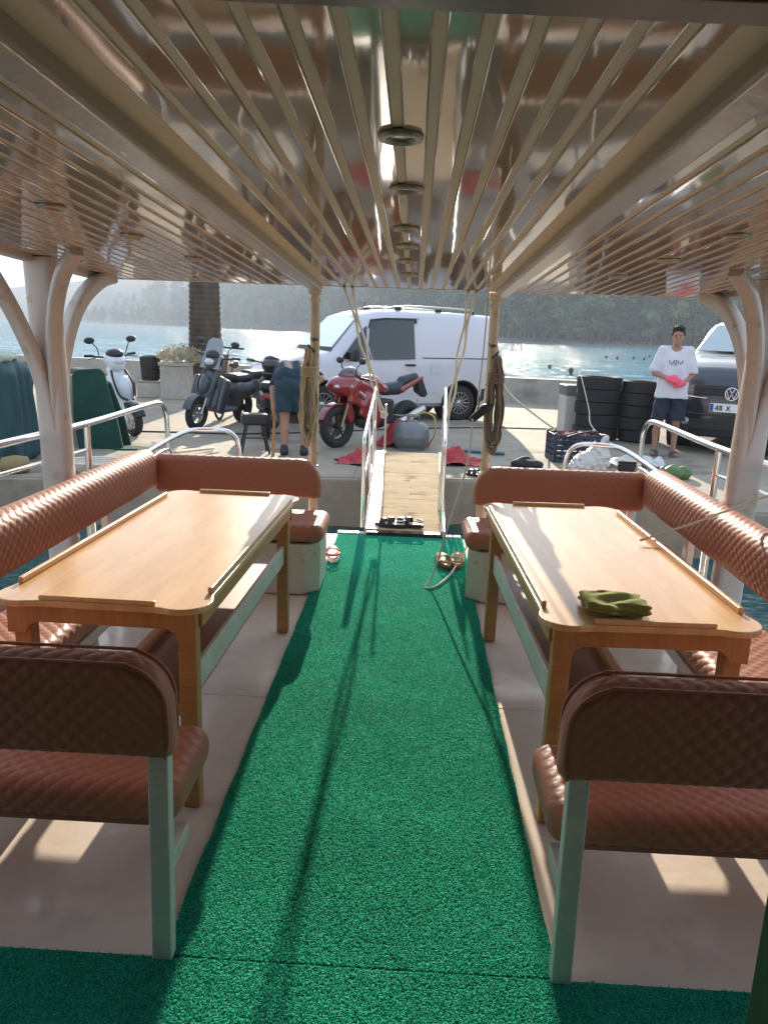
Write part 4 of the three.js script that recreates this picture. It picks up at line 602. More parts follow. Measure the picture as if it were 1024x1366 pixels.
function carWheel(parent, x, z, R = 0.31, w = 0.2) {
  const s = Math.sign(z), tyre = part('wheel', lathe([[R * 0.64, -w / 2], [R * 0.9, -w / 2], [R * 0.98, -w * 0.42], [R, -w * 0.3], [R, w * 0.3], [R * 0.98, w * 0.42], [R * 0.9, w / 2], [R * 0.64, w / 2]], 40).rotateX(Math.PI / 2), M.rubber, parent); tyre.position.set(x, R, z);
  const g = [lathe([[R * 0.62, -0.02], [R * 0.66, 0.0], [R * 0.66, w * 0.48], [R * 0.6, w * 0.46]], 36).rotateX(Math.PI / 2), lathe([[0.001, 0.075], [0.05, 0.07], [0.06, 0.03], [0.06, 0]], 20).rotateX(Math.PI / 2)];
  for (let i = 0; i < 14; i++) { const a = i / 14 * 6.283; g.push(beamBox([Math.cos(a) * 0.045, Math.sin(a) * 0.045, 0.055], [Math.cos(a) * R * 0.63, Math.sin(a) * R * 0.63, 0.075], 0.012, 0.016, 0.003)); }
  const rim = part('rim', g, M.alloy, tyre); if (s < 0) rim.rotation.y = Math.PI; part('brake_drum', lathe([[0.001, 0.01], [R * 0.6, 0.01], [R * 0.6, -0.03]], 24).rotateX(s > 0 ? Math.PI / 2 : -Math.PI / 2), M.dark, tyre); return tyre;
}
const arch = (x, R, z0, z1) => new THREE.CylinderGeometry(R, R, Math.abs(z1 - z0), 40).rotateX(Math.PI / 2).translate(x, 0.32, (z0 + z1) / 2);
{ // white delivery van
  const v = thing('delivery_van', 'white delivery van with roof rails parked along the sea wall', 'van', [0.41, Q, -14.63], 3.665);
  const st = [[-0.82, 0.42, 0.98, 1.70, 0.72, 0.80, 0.62], [-0.79, 0.36, 1.0, 1.79, 0.80, 0.86, 0.70], [-0.68, 0.29, 1.0, 1.845, 0.85, 0.89, 0.745], [0, 0.25, 1.0, 1.865, 0.86, 0.895, 0.765], [1.2, 0.25, 1.0, 1.865, 0.86, 0.895, 0.765], [1.66, 0.25, 1.0, 1.84, 0.86, 0.895, 0.755], [1.92, 0.25, 1.0, 1.76, 0.86, 0.895, 0.735], [2.50, 0.25, 0.96, 1.17, 0.86, 0.89, 0.80], [2.9, 0.26, 0.92, 1.10, 0.85, 0.88, 0.79], [3.2, 0.27, 0.82, 1.00, 0.81, 0.83, 0.73], [3.38, 0.30, 0.70, 0.86, 0.73, 0.75, 0.64], [3.44, 0.34, 0.58, 0.72, 0.62, 0.66, 0.54]];
  const { g, side } = loft(st); const paint = mat([0.60, 0.59, 0.62], 0.3, { clearcoat: 0.7, clearcoatRoughness: 0.08 });
  const cuts = []; for (const x of [0, 2.66]) for (const s of [-1, 1]) cuts.push(arch(x, 0.375, s * 0.52, s * 1.2));
  part('body', carve(g, cuts), paint, v);
  for (const s of [-1, 1]) {
    for (const x of [0, 2.66]) { carWheel(v, x, s * 0.755); part('wheel_arch', lathe([[0.372, 0], [0.40, 0], [0.40, 0.03], [0.372, 0.03], [0.372, 0]], 40).rotateX(s * Math.PI / 2).translate(x, 0.32, s * 0.865), M.dark, v); part('wheel_well', new THREE.CylinderGeometry(0.371, 0.371, 0.33, 30, 1, true).rotateX(Math.PI / 2).translate(x, 0.32, s * 0.69), M.dark, v); part('wheel_well', new THREE.CircleGeometry(0.37, 30).translate(x, 0.32, s * 0.528), M.dark, v); }
    part('side_window', sidePlate(side, [[0.99, 1.07], [1.78, 1.05], [1.86, 1.30], [1.80, 1.66], [1.55, 1.70], [0.99, 1.70]], s), M.glassDark, v);
    part('quarter_window', sidePlate(side, [[1.82, 1.05], [2.36, 1.06], [1.98, 1.50], [1.87, 1.60], [1.90, 1.30]], s), M.glassDark, v);
    part('wind_deflector', sidePlate(side, [[0.93, 1.66], [1.6, 1.66], [1.85, 1.55], [1.80, 1.70], [1.52, 1.735], [0.93, 1.745]], s, 0.014), M.dark, v);
    part('door_handle', RB(0.2, 0.035, 0.03, 1.08, 0.97, s * (side(1.08, 0.97) + 0.016), 0.012), M.dark, v);
    part('door_seam', sidePlate(side, [[0.885, 0.35], [0.895, 0.35], [0.895, 1.76], [0.885, 1.76]], s, 0.002), M.dark, v);
    part('door_seam', sidePlate(side, [[2.2, 0.35], [2.21, 0.35], [2.36, 0.98], [2.35, 0.98]], s, 0.002), M.dark, v); part('fuel_flap', sidePlate(side, [[0.50, 0.84], [0.66, 0.84], [0.66, 1.0], [0.50, 1.0]], s, 0.003), paint, v); part('slide_track', sidePlate(side, [[-0.6, 1.085], [0.84, 1.085], [0.84, 1.10], [-0.6, 1.10]], s, 0.002), M.dark, v);
    part('tail_light', sidePlate(side, [[-0.80, 0.86], [-0.70, 0.86], [-0.68, 1.36], [-0.77, 1.36]], s, 0.004), mat([0.35, 0.02, 0.02], 0.2), v);
    part('bumper_corner', sidePlate(side, [[-0.8, 0.40], [-0.42, 0.34], [-0.42, 0.56], [-0.8, 0.60]], s, 0.01), M.dark, v);
    part('rub_strip', sidePlate(side, [[0.46, 0.50], [2.2, 0.50], [2.2, 0.56], [0.46, 0.56]], s, 0.004), paint, v);
    part('roof_rail', [tube([[-0.35, 1.87, s * 0.6], [-0.28, 1.925, s * 0.6], [0.4, 1.945, s * 0.6], [1.15, 1.935, s * 0.6], [1.5, 1.86, s * 0.6]], 0.016, 40)], M.alloy, v);
    for (const x of [-0.3, 0.4, 1.2]) part('rail_foot', RB(0.12, 0.07, 0.03, x, 1.89, s * 0.6, 0.01), M.dark, v);
    part('mirror', nets((p) => sd.u(0.03, sd.box(p, [2.2, 1.12, s * 1.04], [0.06, 0.1, 0.09], 0.04), sd.cap(p, [2.2, 1.04, s * 0.86], [2.2, 1.07, s * 1.0], 0.025)), [2.0, 0.9, Math.min(s * 0.8, s * 1.2)], [2.4, 1.3, Math.max(s * 0.8, s * 1.2)], 0.014), M.dark, v);
    part('headlight', nets((p) => sd.box(p, [3.22, 0.80, s * 0.67], [0.17, 0.1, 0.1], 0.05, s * 0.5, 'y'), [2.95, 0.6, Math.min(s * 0.4, s * 0.95)], [3.5, 1.0, Math.max(s * 0.4, s * 0.95)], 0.015), mat([0.7, 0.72, 0.74], 0.08, { clearcoat: 1 }), v);
  }
  part('windscreen', quadPane([2.46, 1.225, -0.72], [2.46, 1.225, 0.72], [1.955, 1.735, 0.59], [1.955, 1.735, -0.59]).translate(0.012, 0.014, 0), mat([0.62, 0.72, 0.68], 0.03, { clearcoat: 1, clearcoatRoughness: 0.02 }), v);  // opaque pane; pale colour stands in for daylight seen through the cab
  part('windscreen_band', quadPane([2.50, 1.175, -0.76], [2.50, 1.175, 0.76], [2.46, 1.222, 0.72], [2.46, 1.222, -0.72]).translate(0.008, 0.01, 0), M.dark, v);
  part('bumper', RB(0.16, 0.22, 1.1, 3.42, 0.44, 0, 0.06, 4), M.dark, v); part('rear_bumper', RB(0.12, 0.18, 1.5, -0.83, 0.46, 0, 0.05, 4), M.dark, v); part('aerial', bar([1.62, 1.85, 0], [1.52, 2.0, 0], 0.006), M.dark, v);
}
{ // dark van seen from the front
  const v = thing('dark_van', 'dark blue-black van with front number plate parked facing the boat', 'van', [6.24, Q, -14.05], -Math.PI / 2 - 0.52);
  const st = [[-1.0, 0.35, 1.05, 1.72, 0.82, 0.92, 0.72], [-0.85, 0.28, 1.05, 1.80, 0.90, 0.95, 0.78], [0, 0.25, 1.05, 1.84, 0.92, 0.95, 0.78], [1.5, 0.25, 1.08, 1.84, 0.92, 0.95, 0.78], [1.85, 0.25, 1.10, 1.78, 0.92, 0.95, 0.76], [2.62, 0.25, 1.12, 1.34, 0.92, 0.95, 0.84], [3.2, 0.25, 1.08, 1.29, 0.91, 0.94, 0.83], [3.55, 0.25, 1.04, 1.23, 0.90, 0.92, 0.81], [3.76, 0.24, 0.98, 1.16, 0.86, 0.88, 0.77], [3.88, 0.24, 0.88, 1.04, 0.80, 0.81, 0.72], [3.95, 0.26, 0.76, 0.90, 0.70, 0.72, 0.62], [3.97, 0.30, 0.66, 0.78, 0.62, 0.64, 0.54]];
  const { g, side } = loft(st); const paint = mat([0.012, 0.016, 0.024], 0.3, { clearcoat: 1, clearcoatRoughness: 0.06 });
  const cuts = []; for (const x of [0, 3.0]) for (const s of [-1, 1]) cuts.push(arch(x, 0.40, s * 0.56, s * 1.2));
  part('body', carve(g, cuts), paint, v);
  for (const s of [-1, 1]) {
    for (const x of [0, 3.0]) { carWheel(v, x, s * 0.80, 0.335, 0.22); part('wheel_well', new THREE.CylinderGeometry(0.396, 0.396, 0.34, 30, 1, true).rotateX(Math.PI / 2).translate(x, 0.32, s * 0.74), M.dark, v); part('wheel_well', new THREE.CircleGeometry(0.395, 30).translate(x, 0.32, s * 0.57), M.dark, v); }
    part('side_window', sidePlate(side, [[0.9, 1.16], [2.35, 1.18], [1.98, 1.52], [1.75, 1.66], [0.9, 1.70]], s), M.glassDark, v);
    part('headlight', nets((p) => Math.max(sd.box(p, [3.775, 0.985, s * 0.79], [0.14, 0.115, 0.10], 0.04, s * 0.75, 'y'), -0.0 + (p[0] - 4.05)), [3.4, 0.8, Math.min(s * 0.45, s * 1.05)], [4.0, 1.2, Math.max(s * 0.45, s * 1.05)], 0.012), mat([0.62, 0.64, 0.64], 0.06, { clearcoat: 1 }), v);
    part('chrome_trim', tube([[3.985, 0.775, s * 0.30], [3.97, 0.79, s * 0.52], [3.88, 0.835, s * 0.72], [3.72, 0.87, s * 0.865]], 0.010, 24), M.chrome, v);
    part('mirror', nets((p) => sd.u(0.03, sd.box(p, [2.4, 1.26, s * 1.08], [0.06, 0.1, 0.1], 0.05), sd.cap(p, [2.4, 1.16, s * 0.9], [2.4, 1.20, s * 1.03], 0.03)), [2.2, 1.05, Math.min(s * 0.84, s * 1.25)], [2.6, 1.5, Math.max(s * 0.84, s * 1.25)], 0.014), mat([0.6, 0.6, 0.6], 0.3), v);
    part('fog_lamp', lathe([[0.001, 0.02], [0.05, 0.015], [0.06, 0]], 20).rotateZ(-Math.PI / 2).translate(3.955, 0.45, s * 0.56), M.alloy, v);
  }
  part('windscreen', quadPane([2.58, 1.385, -0.76], [2.58, 1.385, 0.76], [1.89, 1.765, 0.62], [1.89, 1.765, -0.62]).translate(0.012, 0.014, 0), mat([0.30, 0.38, 0.38], 0.03, { clearcoat: 1 }), v);
  part('grille', RB(0.03, 0.15, 0.98, 3.955, 0.88, 0, 0.012), M.dark, v); for (const y of [0.85, 0.92]) part('grille_bar', RB(0.03, 0.014, 0.96, 3.968, y, 0, 0.005), M.black, v);
  part('lower_grille', RB(0.03, 0.14, 1.0, 3.968, 0.42, 0, 0.012), M.dark, v); part('bumper_lip', RB(0.05, 0.025, 1.1, 3.97, 0.56, 0, 0.01), M.black, v);
  const pl = part('number_plate', RB(0.012, 0.115, 0.52, 3.992, 0.66, 0, 0.004), mat([0.78, 0.78, 0.76], 0.4), v);
  part('plate_band', RB(0.004, 0.1, 0.045, 4.0, 0.66, 0.232, 0.001), mat([0.02, 0.09, 0.35], 0.4), pl);
  const font = await new FontLoader().loadAsync('fonts/droid/droid_sans_bold.typeface.json');
  for (const [ch, z] of [['4', 0.19], ['8', 0.14], ['X', 0.05]]) { const tg = new TextGeometry(ch, { font, size: 0.068, depth: 0.003, curveSegments: 4 }).rotateY(Math.PI / 2).translate(3.998, 0.626, z); part('plate_character', tg, M.dark, pl); }
  const em = part('emblem', new THREE.TorusGeometry(0.082, 0.009, 10, 40).rotateY(Math.PI / 2).translate(3.985, 0.85, 0), M.chrome, v);
  const stroke = (y0, z0, y1, z1) => beamBox([3.985, 0.85 + y0, z0], [3.985, 0.85 + y1, z1], 0.014, 0.012, 0.003);
  part('emblem_letters', [stroke(0.07, -0.035, 0.012, -0.004), stroke(0.07, 0.035, 0.012, 0.004), stroke(0.035, 0.068, -0.065, 0.03), stroke(0.035, -0.068, -0.065, -0.03), stroke(-0.065, 0.03, 0.0, 0.0), stroke(-0.065, -0.03, 0.0, 0.0)], M.chrome, em);
  part('emblem_disc', lathe([[0.001, 0.004], [0.08, 0.002], [0.08, -0.03]], 30).rotateZ(-Math.PI / 2).translate(3.972, 0.85, 0), mat([0.03, 0.06, 0.14], 0.3), em);
}
function bikeWheel(parent, x, y, R, r, sp = 5, rimMat = M.alloy) {
  const w = part('wheel', new THREE.TorusGeometry(R - r, r, 12, 40), M.rubber, parent); w.position.set(x, y, 0);
  const g = [new THREE.TorusGeometry(R - 1.75 * r, r * 0.4, 8, 36), bar([0, 0, -0.07], [0, 0, 0.07], 0.035, 0.035, 16)];
  for (let i = 0; i < sp; i++) { const a = i / sp * 6.283 + 0.2; g.push(beamBox([Math.cos(a) * 0.02, Math.sin(a) * 0.02, 0], [Math.cos(a) * (R - 1.8 * r), Math.sin(a) * (R - 1.8 * r), 0], 0.03, 0.022, 0.005)); }
  part('rim', g, rimMat, w); part('brake_disc', lathe([[0.05, 0], [R * 0.55, 0], [R * 0.55, 0.006], [0.05, 0.006], [0.05, 0]], 32).rotateX(Math.PI / 2).translate(0, 0, 0.06), M.steel, w); return w;
}
const mirrorG = (s, x, y, z) => [tube([[x, y, s * z], [x + 0.02, y + 0.10, s * (z + 0.03)], [x - 0.01, y + 0.17, s * (z + 0.08)]], 0.007, 14, false, 6), new THREE.SphereGeometry(1, 16, 12).scale(0.022, 0.045, 0.075).translate(x - 0.01, y + 0.20, s * (z + 0.11))];
{ // red sports motorcycle
  const b = thing('motorcycle', 'red sports motorcycle standing on the quay in front of the white van', 'motorcycle', [-0.10, Q, -10.98], 3.97);
  b.scale.setScalar(0.94); const red = mat([0.25, 0.010, 0.014], 0.22, { clearcoat: 1, clearcoatRoughness: 0.05 });
  bikeWheel(b, 1.39, 0.3, 0.3, 0.062, 5, M.dark); bikeWheel(b, 0, 0.31, 0.31, 0.085, 5, M.dark);
  part('front_fairing', nets((p) => { const z = Math.abs(p[2]); return sd.u(0.08, sd.ell(p, [1.25, 0.86, 0], [0.31, 0.15, 0.17]), sd.box([p[0], p[1], z], [1.04, 0.74, 0.14], [0.25, 0.17, 0.04], 0.035, 0.25), sd.box([p[0], p[1], z], [0.86, 0.50, 0.15], [0.22, 0.15, 0.035], 0.03, 0.5)); }, [0.4, 0.22, -0.28], [1.66, 1.12, 0.28], 0.014), red, b);
  part('belly_pan', nets((p) => sd.ell(p, [0.72, 0.36, 0], [0.34, 0.14, 0.15]), [0.3, 0.15, -0.2], [1.1, 0.55, 0.2], 0.016), M.dark, b);
  part('engine', nets((p) => sd.u(0.03, sd.box(p, [0.62, 0.48, 0], [0.2, 0.18, 0.17], 0.04), sd.box(p, [0.82, 0.64, 0], [0.12, 0.14, 0.13], 0.03, 0.5)), [0.3, 0.2, -0.24], [1.05, 0.9, 0.24], 0.018), M.dark, b);
  part('tank', nets((p) => sd.u(0.08, sd.ell(p, [0.80, 0.88, 0], [0.24, 0.13, 0.15]), sd.ell(p, [0.58, 0.80, 0], [0.16, 0.08, 0.11])), [0.35, 0.6, -0.22], [1.15, 1.06, 0.22], 0.014), red, b);
  part('seat', nets((p) => sd.u(0.05, sd.cap(p, [0.50, 0.79, 0], [0.22, 0.80, 0], 0.09, 0.10), sd.cap(p, [0.12, 0.9, 0], [-0.16, 0.96, 0], 0.075, 0.06)), [-0.32, 0.62, -0.18], [0.68, 1.1, 0.18], 0.014), mat([0.02, 0.035, 0.04], 0.5), b);
  part('tail', nets((p) => sd.u(0.04, sd.cap([p[0], p[1], Math.abs(p[2])], [0.2, 0.78, 0.08], [-0.28, 0.95, 0.04], 0.05, 0.03)), [-0.42, 0.62, -0.18], [0.34, 1.05, 0.18], 0.012), red, b);
  part('plate_bracket', extrude([[-0.28, 0.92], [-0.18, 0.90], [-0.22, 0.74], [-0.36, 0.66], [-0.40, 0.70]], 0.12, 0.01).translate(0, 0, -0.06), M.dark, b);
  part('screen', nets((p) => sd.ell(p, [1.17, 1.0, 0], [0.20, 0.12, 0.11]), [0.9, 0.85, -0.16], [1.42, 1.16, 0.16], 0.014), mat([0.10, 0.06, 0.06], 0.05, { clearcoat: 1 }), b);
  for (const s of [-1, 1]) { part('fork_leg', bar([1.39, 0.3, s * 0.095], [1.16, 0.98, s * 0.095], 0.022), mat([0.30, 0.24, 0.14], 0.35, { metalness: 0.9 }), b); part('mirror', mirrorG(s, 1.16, 1.0, 0.12), M.dark, b); part('handlebar', bar([1.08, 0.97, s * 0.1], [1.0, 0.93, s * 0.34], 0.015), M.dark, b); part('headlight', new THREE.SphereGeometry(1, 16, 10).scale(0.04, 0.03, 0.055).translate(1.485, 0.86, s * 0.075), mat([0.6, 0.6, 0.62], 0.05, { clearcoat: 1 }), b); part('swingarm', beamBox([0.0, 0.31, s * 0.12], [0.48, 0.42, s * 0.1], 0.03, 0.07, 0.01), M.dark, b); }
  part('front_fender', nets((p) => { const r = Math.hypot(p[0] - 1.39, p[1] - 0.3), a = Math.atan2(p[1] - 0.3, p[0] - 1.39); return Math.max(Math.abs(r - 0.325) - 0.012, Math.abs(p[2]) - 0.075, 0.35 - a > 0 ? (0.35 - a) * 0.3 : -1, a - 2.55); }, [1.0, 0.2, -0.1], [1.8, 0.72, 0.1], 0.012), red, b);
  part('fork_guard', extrude([[1.30, 0.62], [1.22, 0.62], [1.16, 0.42], [1.22, 0.36], [1.30, 0.48]], 0.22, 0.01).translate(0, 0, -0.11), red, b);
  for (const s of [-1, 1]) { for (const [x, y, l, r] of [[1.16, 0.80, 0.34, 0.5], [1.02, 0.66, 0.30, 0.5], [0.90, 0.50, 0.22, 0.5]]) { const o = part('fairing_stripe', RB(l, 0.022, 0.008, 0, 0, 0, 0.003), x > 1.1 ? mat([0.6, 0.6, 0.6], 0.3) : M.dark, b); o.position.set(x, y, s * (x > 1.1 ? 0.183 : 0.187)); o.rotation.z = r; } part('foot_peg', bar([0.36, 0.36, s * 0.14], [0.36, 0.36, s * 0.24], 0.014), M.steel, b); part('brake_hose', tube([[1.12, 0.95, s * 0.14], [1.24, 0.8, s * 0.12], [1.36, 0.5, s * 0.1], [1.39, 0.36, s * 0.09]], 0.007, 24, false, 6), M.rubber, b); }
  part('radiator', RB(0.04, 0.24, 0.24, 1.06, 0.55, 0, 0.01), M.dark, b); part('chain', [bar([0, 0.37, -0.1], [0.46, 0.44, -0.1], 0.008), bar([0, 0.26, -0.1], [0.46, 0.36, -0.1], 0.008)], M.steel, b);
  part('exhaust', bar([0.35, 0.3, -0.15], [-0.18, 0.5, -0.19], 0.045, 0.055, 16), M.steel, b); part('side_stand', bar([0.6, 0.25, 0.12], [0.52, 0.01, 0.28], 0.01), M.dark, b);
}
function scooter(name, label, pos, turn, lean, o) {
  const root = thing(name, label, 'scooter', pos, turn); const b = new THREE.Object3D(); root.rotation.order = 'YXZ'; root.rotation.x = lean; root.scale.setScalar(o.scale || 1);
  const R = o.R, wb = 1.27; bikeWheel(root, wb, R, R, 0.055, o.sp || 5, o.rim || M.alloy); bikeWheel(root, 0, R, R, 0.06, 5, M.dark);
  part('front_shield', nets((p) => { const z = Math.abs(p[2]); return sd.u(0.05, sd.box(p, [1.03, 0.63, 0], [0.055, 0.33, 0.13], 0.05, 0.42), sd.box([p[0], p[1], z], [0.98, 0.55, 0.14], [0.05, 0.26, 0.06], 0.045, 0.42), sd.ell(p, [1.11, 0.62, 0], [0.09, 0.2, 0.09])); }, [0.65, 0.2, -0.26], [1.35, 1.05, 0.26], 0.014), o.body, root);
  for (const s of [-1, 1]) { part('shield_trim', tube([[0.98, 0.88, s * 0.10], [1.10, 0.72, s * 0.13], [1.17, 0.55, s * 0.10], [1.26, 0.50, s * 0.04]], 0.016, 20), o.trim, root); part('shield_trim', tube([[1.03, 0.70, s * 0.19], [1.02, 0.55, s * 0.20], [0.95, 0.36, s * 0.19]], 0.014, 20), o.trim, root); }
  part('headlight_cowl', nets((p) => sd.u(0.05, sd.ell(p, [0.90, 1.02, 0], [0.14, 0.11, 0.15]), sd.ell(p, [0.97, 0.95, 0], [0.09, 0.09, 0.11])), [0.7, 0.8, -0.2], [1.12, 1.2, 0.2], 0.013), o.body, root);
  part('visor', nets((p) => sd.ell(p, [0.93, 1.09, 0], [0.12, 0.075, 0.12]), [0.76, 0.98, -0.16], [1.1, 1.2, 0.16], 0.012), M.dark, root);
  part('headlight', new THREE.SphereGeometry(1, 18, 12).scale(0.04, 0.05, 0.08).translate(1.04, 1.0, 0), mat([0.6, 0.62, 0.64], 0.05, { clearcoat: 1 }), root);
  part('handlebar', tube([[0.80, 1.08, -0.34], [0.86, 1.06, -0.2], [0.9, 1.04, 0], [0.86, 1.06, 0.2], [0.80, 1.08, 0.34]], 0.013, 30), M.dark, root);
  for (const s of [-1, 1]) { part('grip', bar([0.82, 1.075, s * 0.25], [0.80, 1.08, s * 0.37], 0.019), M.rubber, root); part('brake_lever', tube([[0.86, 1.06, s * 0.22], [0.9, 1.05, s * 0.28], [0.89, 1.04, s * 0.36]], 0.006, 12), M.dark, root); if (!o.bare) part('mirror', mirrorG(s, 0.86, 1.08, 0.19), M.dark, root); part('fork_leg', bar([wb, R, s * 0.075], [1.08, 0.62, s * 0.06], 0.018), M.steel, root); }
  part('front_fender', nets((p) => { const r = Math.hypot(p[0] - wb, p[1] - R), a = Math.atan2(p[1] - R, p[0] - wb); return Math.max(Math.abs(r - R - 0.03) - 0.012, Math.abs(p[2]) - 0.07, (0.3 - a) * 0.3, (a - 2.7) * 0.3); }, [wb - R - 0.1, R - 0.05, -0.09], [wb + R + 0.1, R * 2 + 0.09, 0.09], 0.012), o.fender || o.body, root);
  part('footboard', RB(0.5, 0.07, 0.34, 0.66, 0.28, 0, 0.03, 3), o.trim, root);
  part('rear_body', nets((p) => sd.u(0.08, sd.ell(p, [0.12, 0.55, 0], [0.44, 0.16, 0.17]), sd.ell(p, [-0.28, 0.66, 0], [0.26, 0.08, 0.11]), sd.box(p, [0.34, 0.48, 0], [0.09, 0.2, 0.13], 0.05)), [-0.62, 0.25, -0.25], [0.66, 0.85, 0.25], 0.016), o.body, root);
  part('seat', nets((p) => sd.u(0.06, sd.box(p, [0.2, 0.74, 0], [0.26, 0.06, 0.13], 0.055), sd.box(p, [-0.22, 0.78, 0], [0.22, 0.06, 0.11], 0.055)), [-0.52, 0.62, -0.2], [0.55, 0.92, 0.2], 0.014), M.dark, root);
  part('tail_light', RB(0.04, 0.05, 0.16, -0.53, 0.66, 0, 0.015), mat([0.35, 0.02, 0.02], 0.2), root);
  part('engine', nets((p) => sd.cap(p, [0.3, 0.3, 0.05], [0, R, 0.1], 0.09, 0.08), [-0.15, 0.08, -0.1], [0.45, 0.45, 0.25], 0.018), M.dark, root);
  return root;
}
const whitePaint = mat([0.66, 0.68, 0.70], 0.25, { clearcoat: 0.8, clearcoatRoughness: 0.08 }), greyPaint = mat([0.045, 0.05, 0.055], 0.35, { clearcoat: 0.6, clearcoatRoughness: 0.15 });
scooter('scooter', 'white scooter with black mirrors standing beside the dark green matting', [-3.79 - 1.27 * 0.74, Q, -10.35 - 1.27 * 0.67], -0.735, 0.06, { body: whitePaint, trim: M.dark, R: 0.215, sp: 3, fender: M.dark });
{
  const s = scooter('scooter', 'dark grey scooter with tall screen parked in front of the palm', [-3.18 + 1.27 * 0.32, Q, -11.2 - 1.27 * 0.95], -1.9, -0.10, { body: greyPaint, trim: mat([0.10, 0.105, 0.11], 0.5), R: 0.25, rim: M.alloy });
  part('wind_screen', extrude([[-0.16, 0], [0.16, 0], [0.13, 0.4], [0.08, 0.46], [-0.08, 0.46], [-0.13, 0.4]], 0.012, 0.004).rotateY(Math.PI / 2).rotateZ(0.35).translate(1.02, 0.9, 0), mat([0.40, 0.43, 0.45], 0.08, { transmission: 0.4, thickness: 0 }), s);
  part('cross_bar', [tube([[0.80, 1.24, -0.42], [0.82, 1.22, -0.1], [0.82, 1.20, 0.3]], 0.014, 20), bar([0.84, 1.2, -0.05], [1.0, 0.8, -0.05], 0.016)], M.dark, s);
  for (const k of [-1, 1]) part('side_fairing', nets((p) => sd.box(p, [0.98, 0.52, k * 0.24], [0.09, 0.26, 0.05], 0.045, 0.3), [0.75, 0.18, Math.min(k * 0.12, k * 0.36)], [1.25, 0.9, Math.max(k * 0.12, k * 0.36)], 0.016), greyPaint, s);
  scooter('scooter', 'black scooter parked tail towards the boat beside the bending person', [-2.02, Q, -10.55], 1.72, 0.05, { body: M.black, trim: M.dark, R: 0.24, rim: M.dark, bare: true, scale: 0.96 });
}
{ // bicycle with a basket
  const b = thing('bicycle', 'old bicycle with a brown wicker basket behind the dark scooter', 'bicycle', [-3.12, Q, -13.6], -1.62); const fm = mat([0.10, 0.09, 0.05], 0.4);
  for (const x of [0, 1.02]) { const w = part('wheel', new THREE.TorusGeometry(0.31, 0.02, 8, 40), M.rubber, b); w.position.set(x, 0.33, 0); const g = []; for (let i = 0; i < 16; i++) { const a = i / 16 * 6.283; g.push(bar([0, 0, (i % 2 - 0.5) * 0.05], [Math.cos(a) * 0.3, Math.sin(a) * 0.3, 0], 0.003, 0.003, 4)); } part('spokes', g, M.steel, w); part('fender', new THREE.TorusGeometry(0.345, 0.014, 6, 24, 2.6).rotateZ(0.5), mat([0.4, 0.34, 0.1], 0.4), w); }
  part('frame', [bar([0, 0.33, 0], [0.42, 0.3, 0], 0.014), bar([0.42, 0.3, 0], [0.26, 0.82, 0], 0.016), bar([0.42, 0.3, 0], [0.86, 0.74, 0], 0.018), bar([0.3, 0.72, 0], [0.86, 0.78, 0], 0.016), bar([0, 0.33, 0], [0.28, 0.74, 0], 0.01), bar([1.02, 0.33, 0], [0.84, 0.95, 0], 0.016)], fm, b);
  part('handlebar', tube([[0.72, 1.04, -0.3], [0.84, 1.06, -0.15], [0.84, 1.0, 0], [0.84, 1.06, 0.15], [0.72, 1.04, 0.3]], 0.012, 30), M.chrome, b);
  part('saddle', nets((p) => sd.cap(p, [0.12, 0.87, 0], [0.36, 0.87, 0], 0.075, 0.03), [0, 0.75, -0.12], [0.44, 0.99, 0.12], 0.016), M.dark, b); part('pedals', [bar([0.42, 0.3, -0.1], [0.42, 0.3, 0.1], 0.012), RB(0.02, 0.17, 0.012, 0.46, 0.23, 0.09), RB(0.02, 0.17, 0.012, 0.38, 0.37, -0.09)], M.steel, b);
  const k = part('basket', lathe([[0.001, 0], [0.12, 0], [0.125, 0.02], [0.155, 0.3], [0.163, 0.3], [0.163, 0.32], [0.15, 0.32], [0.118, 0.03], [0.001, 0.02]], 24).scale(1, 1, 1.1).translate(1.05, 0.74, 0), mat([0.30, 0.17, 0.09], 0.8, { bumpMap: M.carpet.bumpMap, bumpScale: 0.01 }), b);
  for (let i = 0; i < 8; i++) part('basket_hoop', new THREE.TorusGeometry(0.128 + i * 0.0045, 0.006, 5, 28).rotateX(Math.PI / 2).scale(1, 1, 1.1).translate(1.05, 0.77 + i * 0.037, 0), mat([0.34, 0.20, 0.11], 0.8), k);
}

// ---------------------------------------------------------------- people
function handSDF(w, fwd, side, up, curl) { // five fingers from a palm; w wrist, fwd/side/up unit axes
  const at = (a, b, c) => [w[0] + fwd[0] * a + side[0] * b + up[0] * c, w[1] + fwd[1] * a + side[1] * b + up[1] * c, w[2] + fwd[2] * a + side[2] * b + up[2] * c];
  const f = []; [[-0.03, 0.07], [-0.01, 0.08], [0.011, 0.075], [0.031, 0.058]].forEach(([b, l]) => { f.push([at(0.085, b, 0), at(0.085 + l * 0.55, b * 1.1, -curl * 0.012), 0.0095, 0.009], [at(0.085 + l * 0.55, b * 1.1, -curl * 0.012), at(0.085 + l * (1 - 0.35 * curl), b * 1.12, -curl * 0.045), 0.009, 0.007]); });
  f.push([at(0.03, -0.035, 0), at(0.065, -0.06, -0.015), 0.012, 0.01], [at(0.065, -0.06, -0.015), at(0.095, -0.062, -0.03), 0.01, 0.008]);
  return (p) => { let d = sd.u(0.02, sd.cap(p, at(0.02, -0.016, 0), at(0.08, -0.02, 0), 0.02), sd.cap(p, at(0.02, 0.016, 0), at(0.08, 0.02, 0), 0.02), sd.cap(p, at(-0.02, 0, 0), at(0.02, 0, 0), 0.026)); for (const [a, b, r1, r2] of f) d = sd.u(0.006, d, sd.cap(p, a, b, r1, r2)); return d; };
}
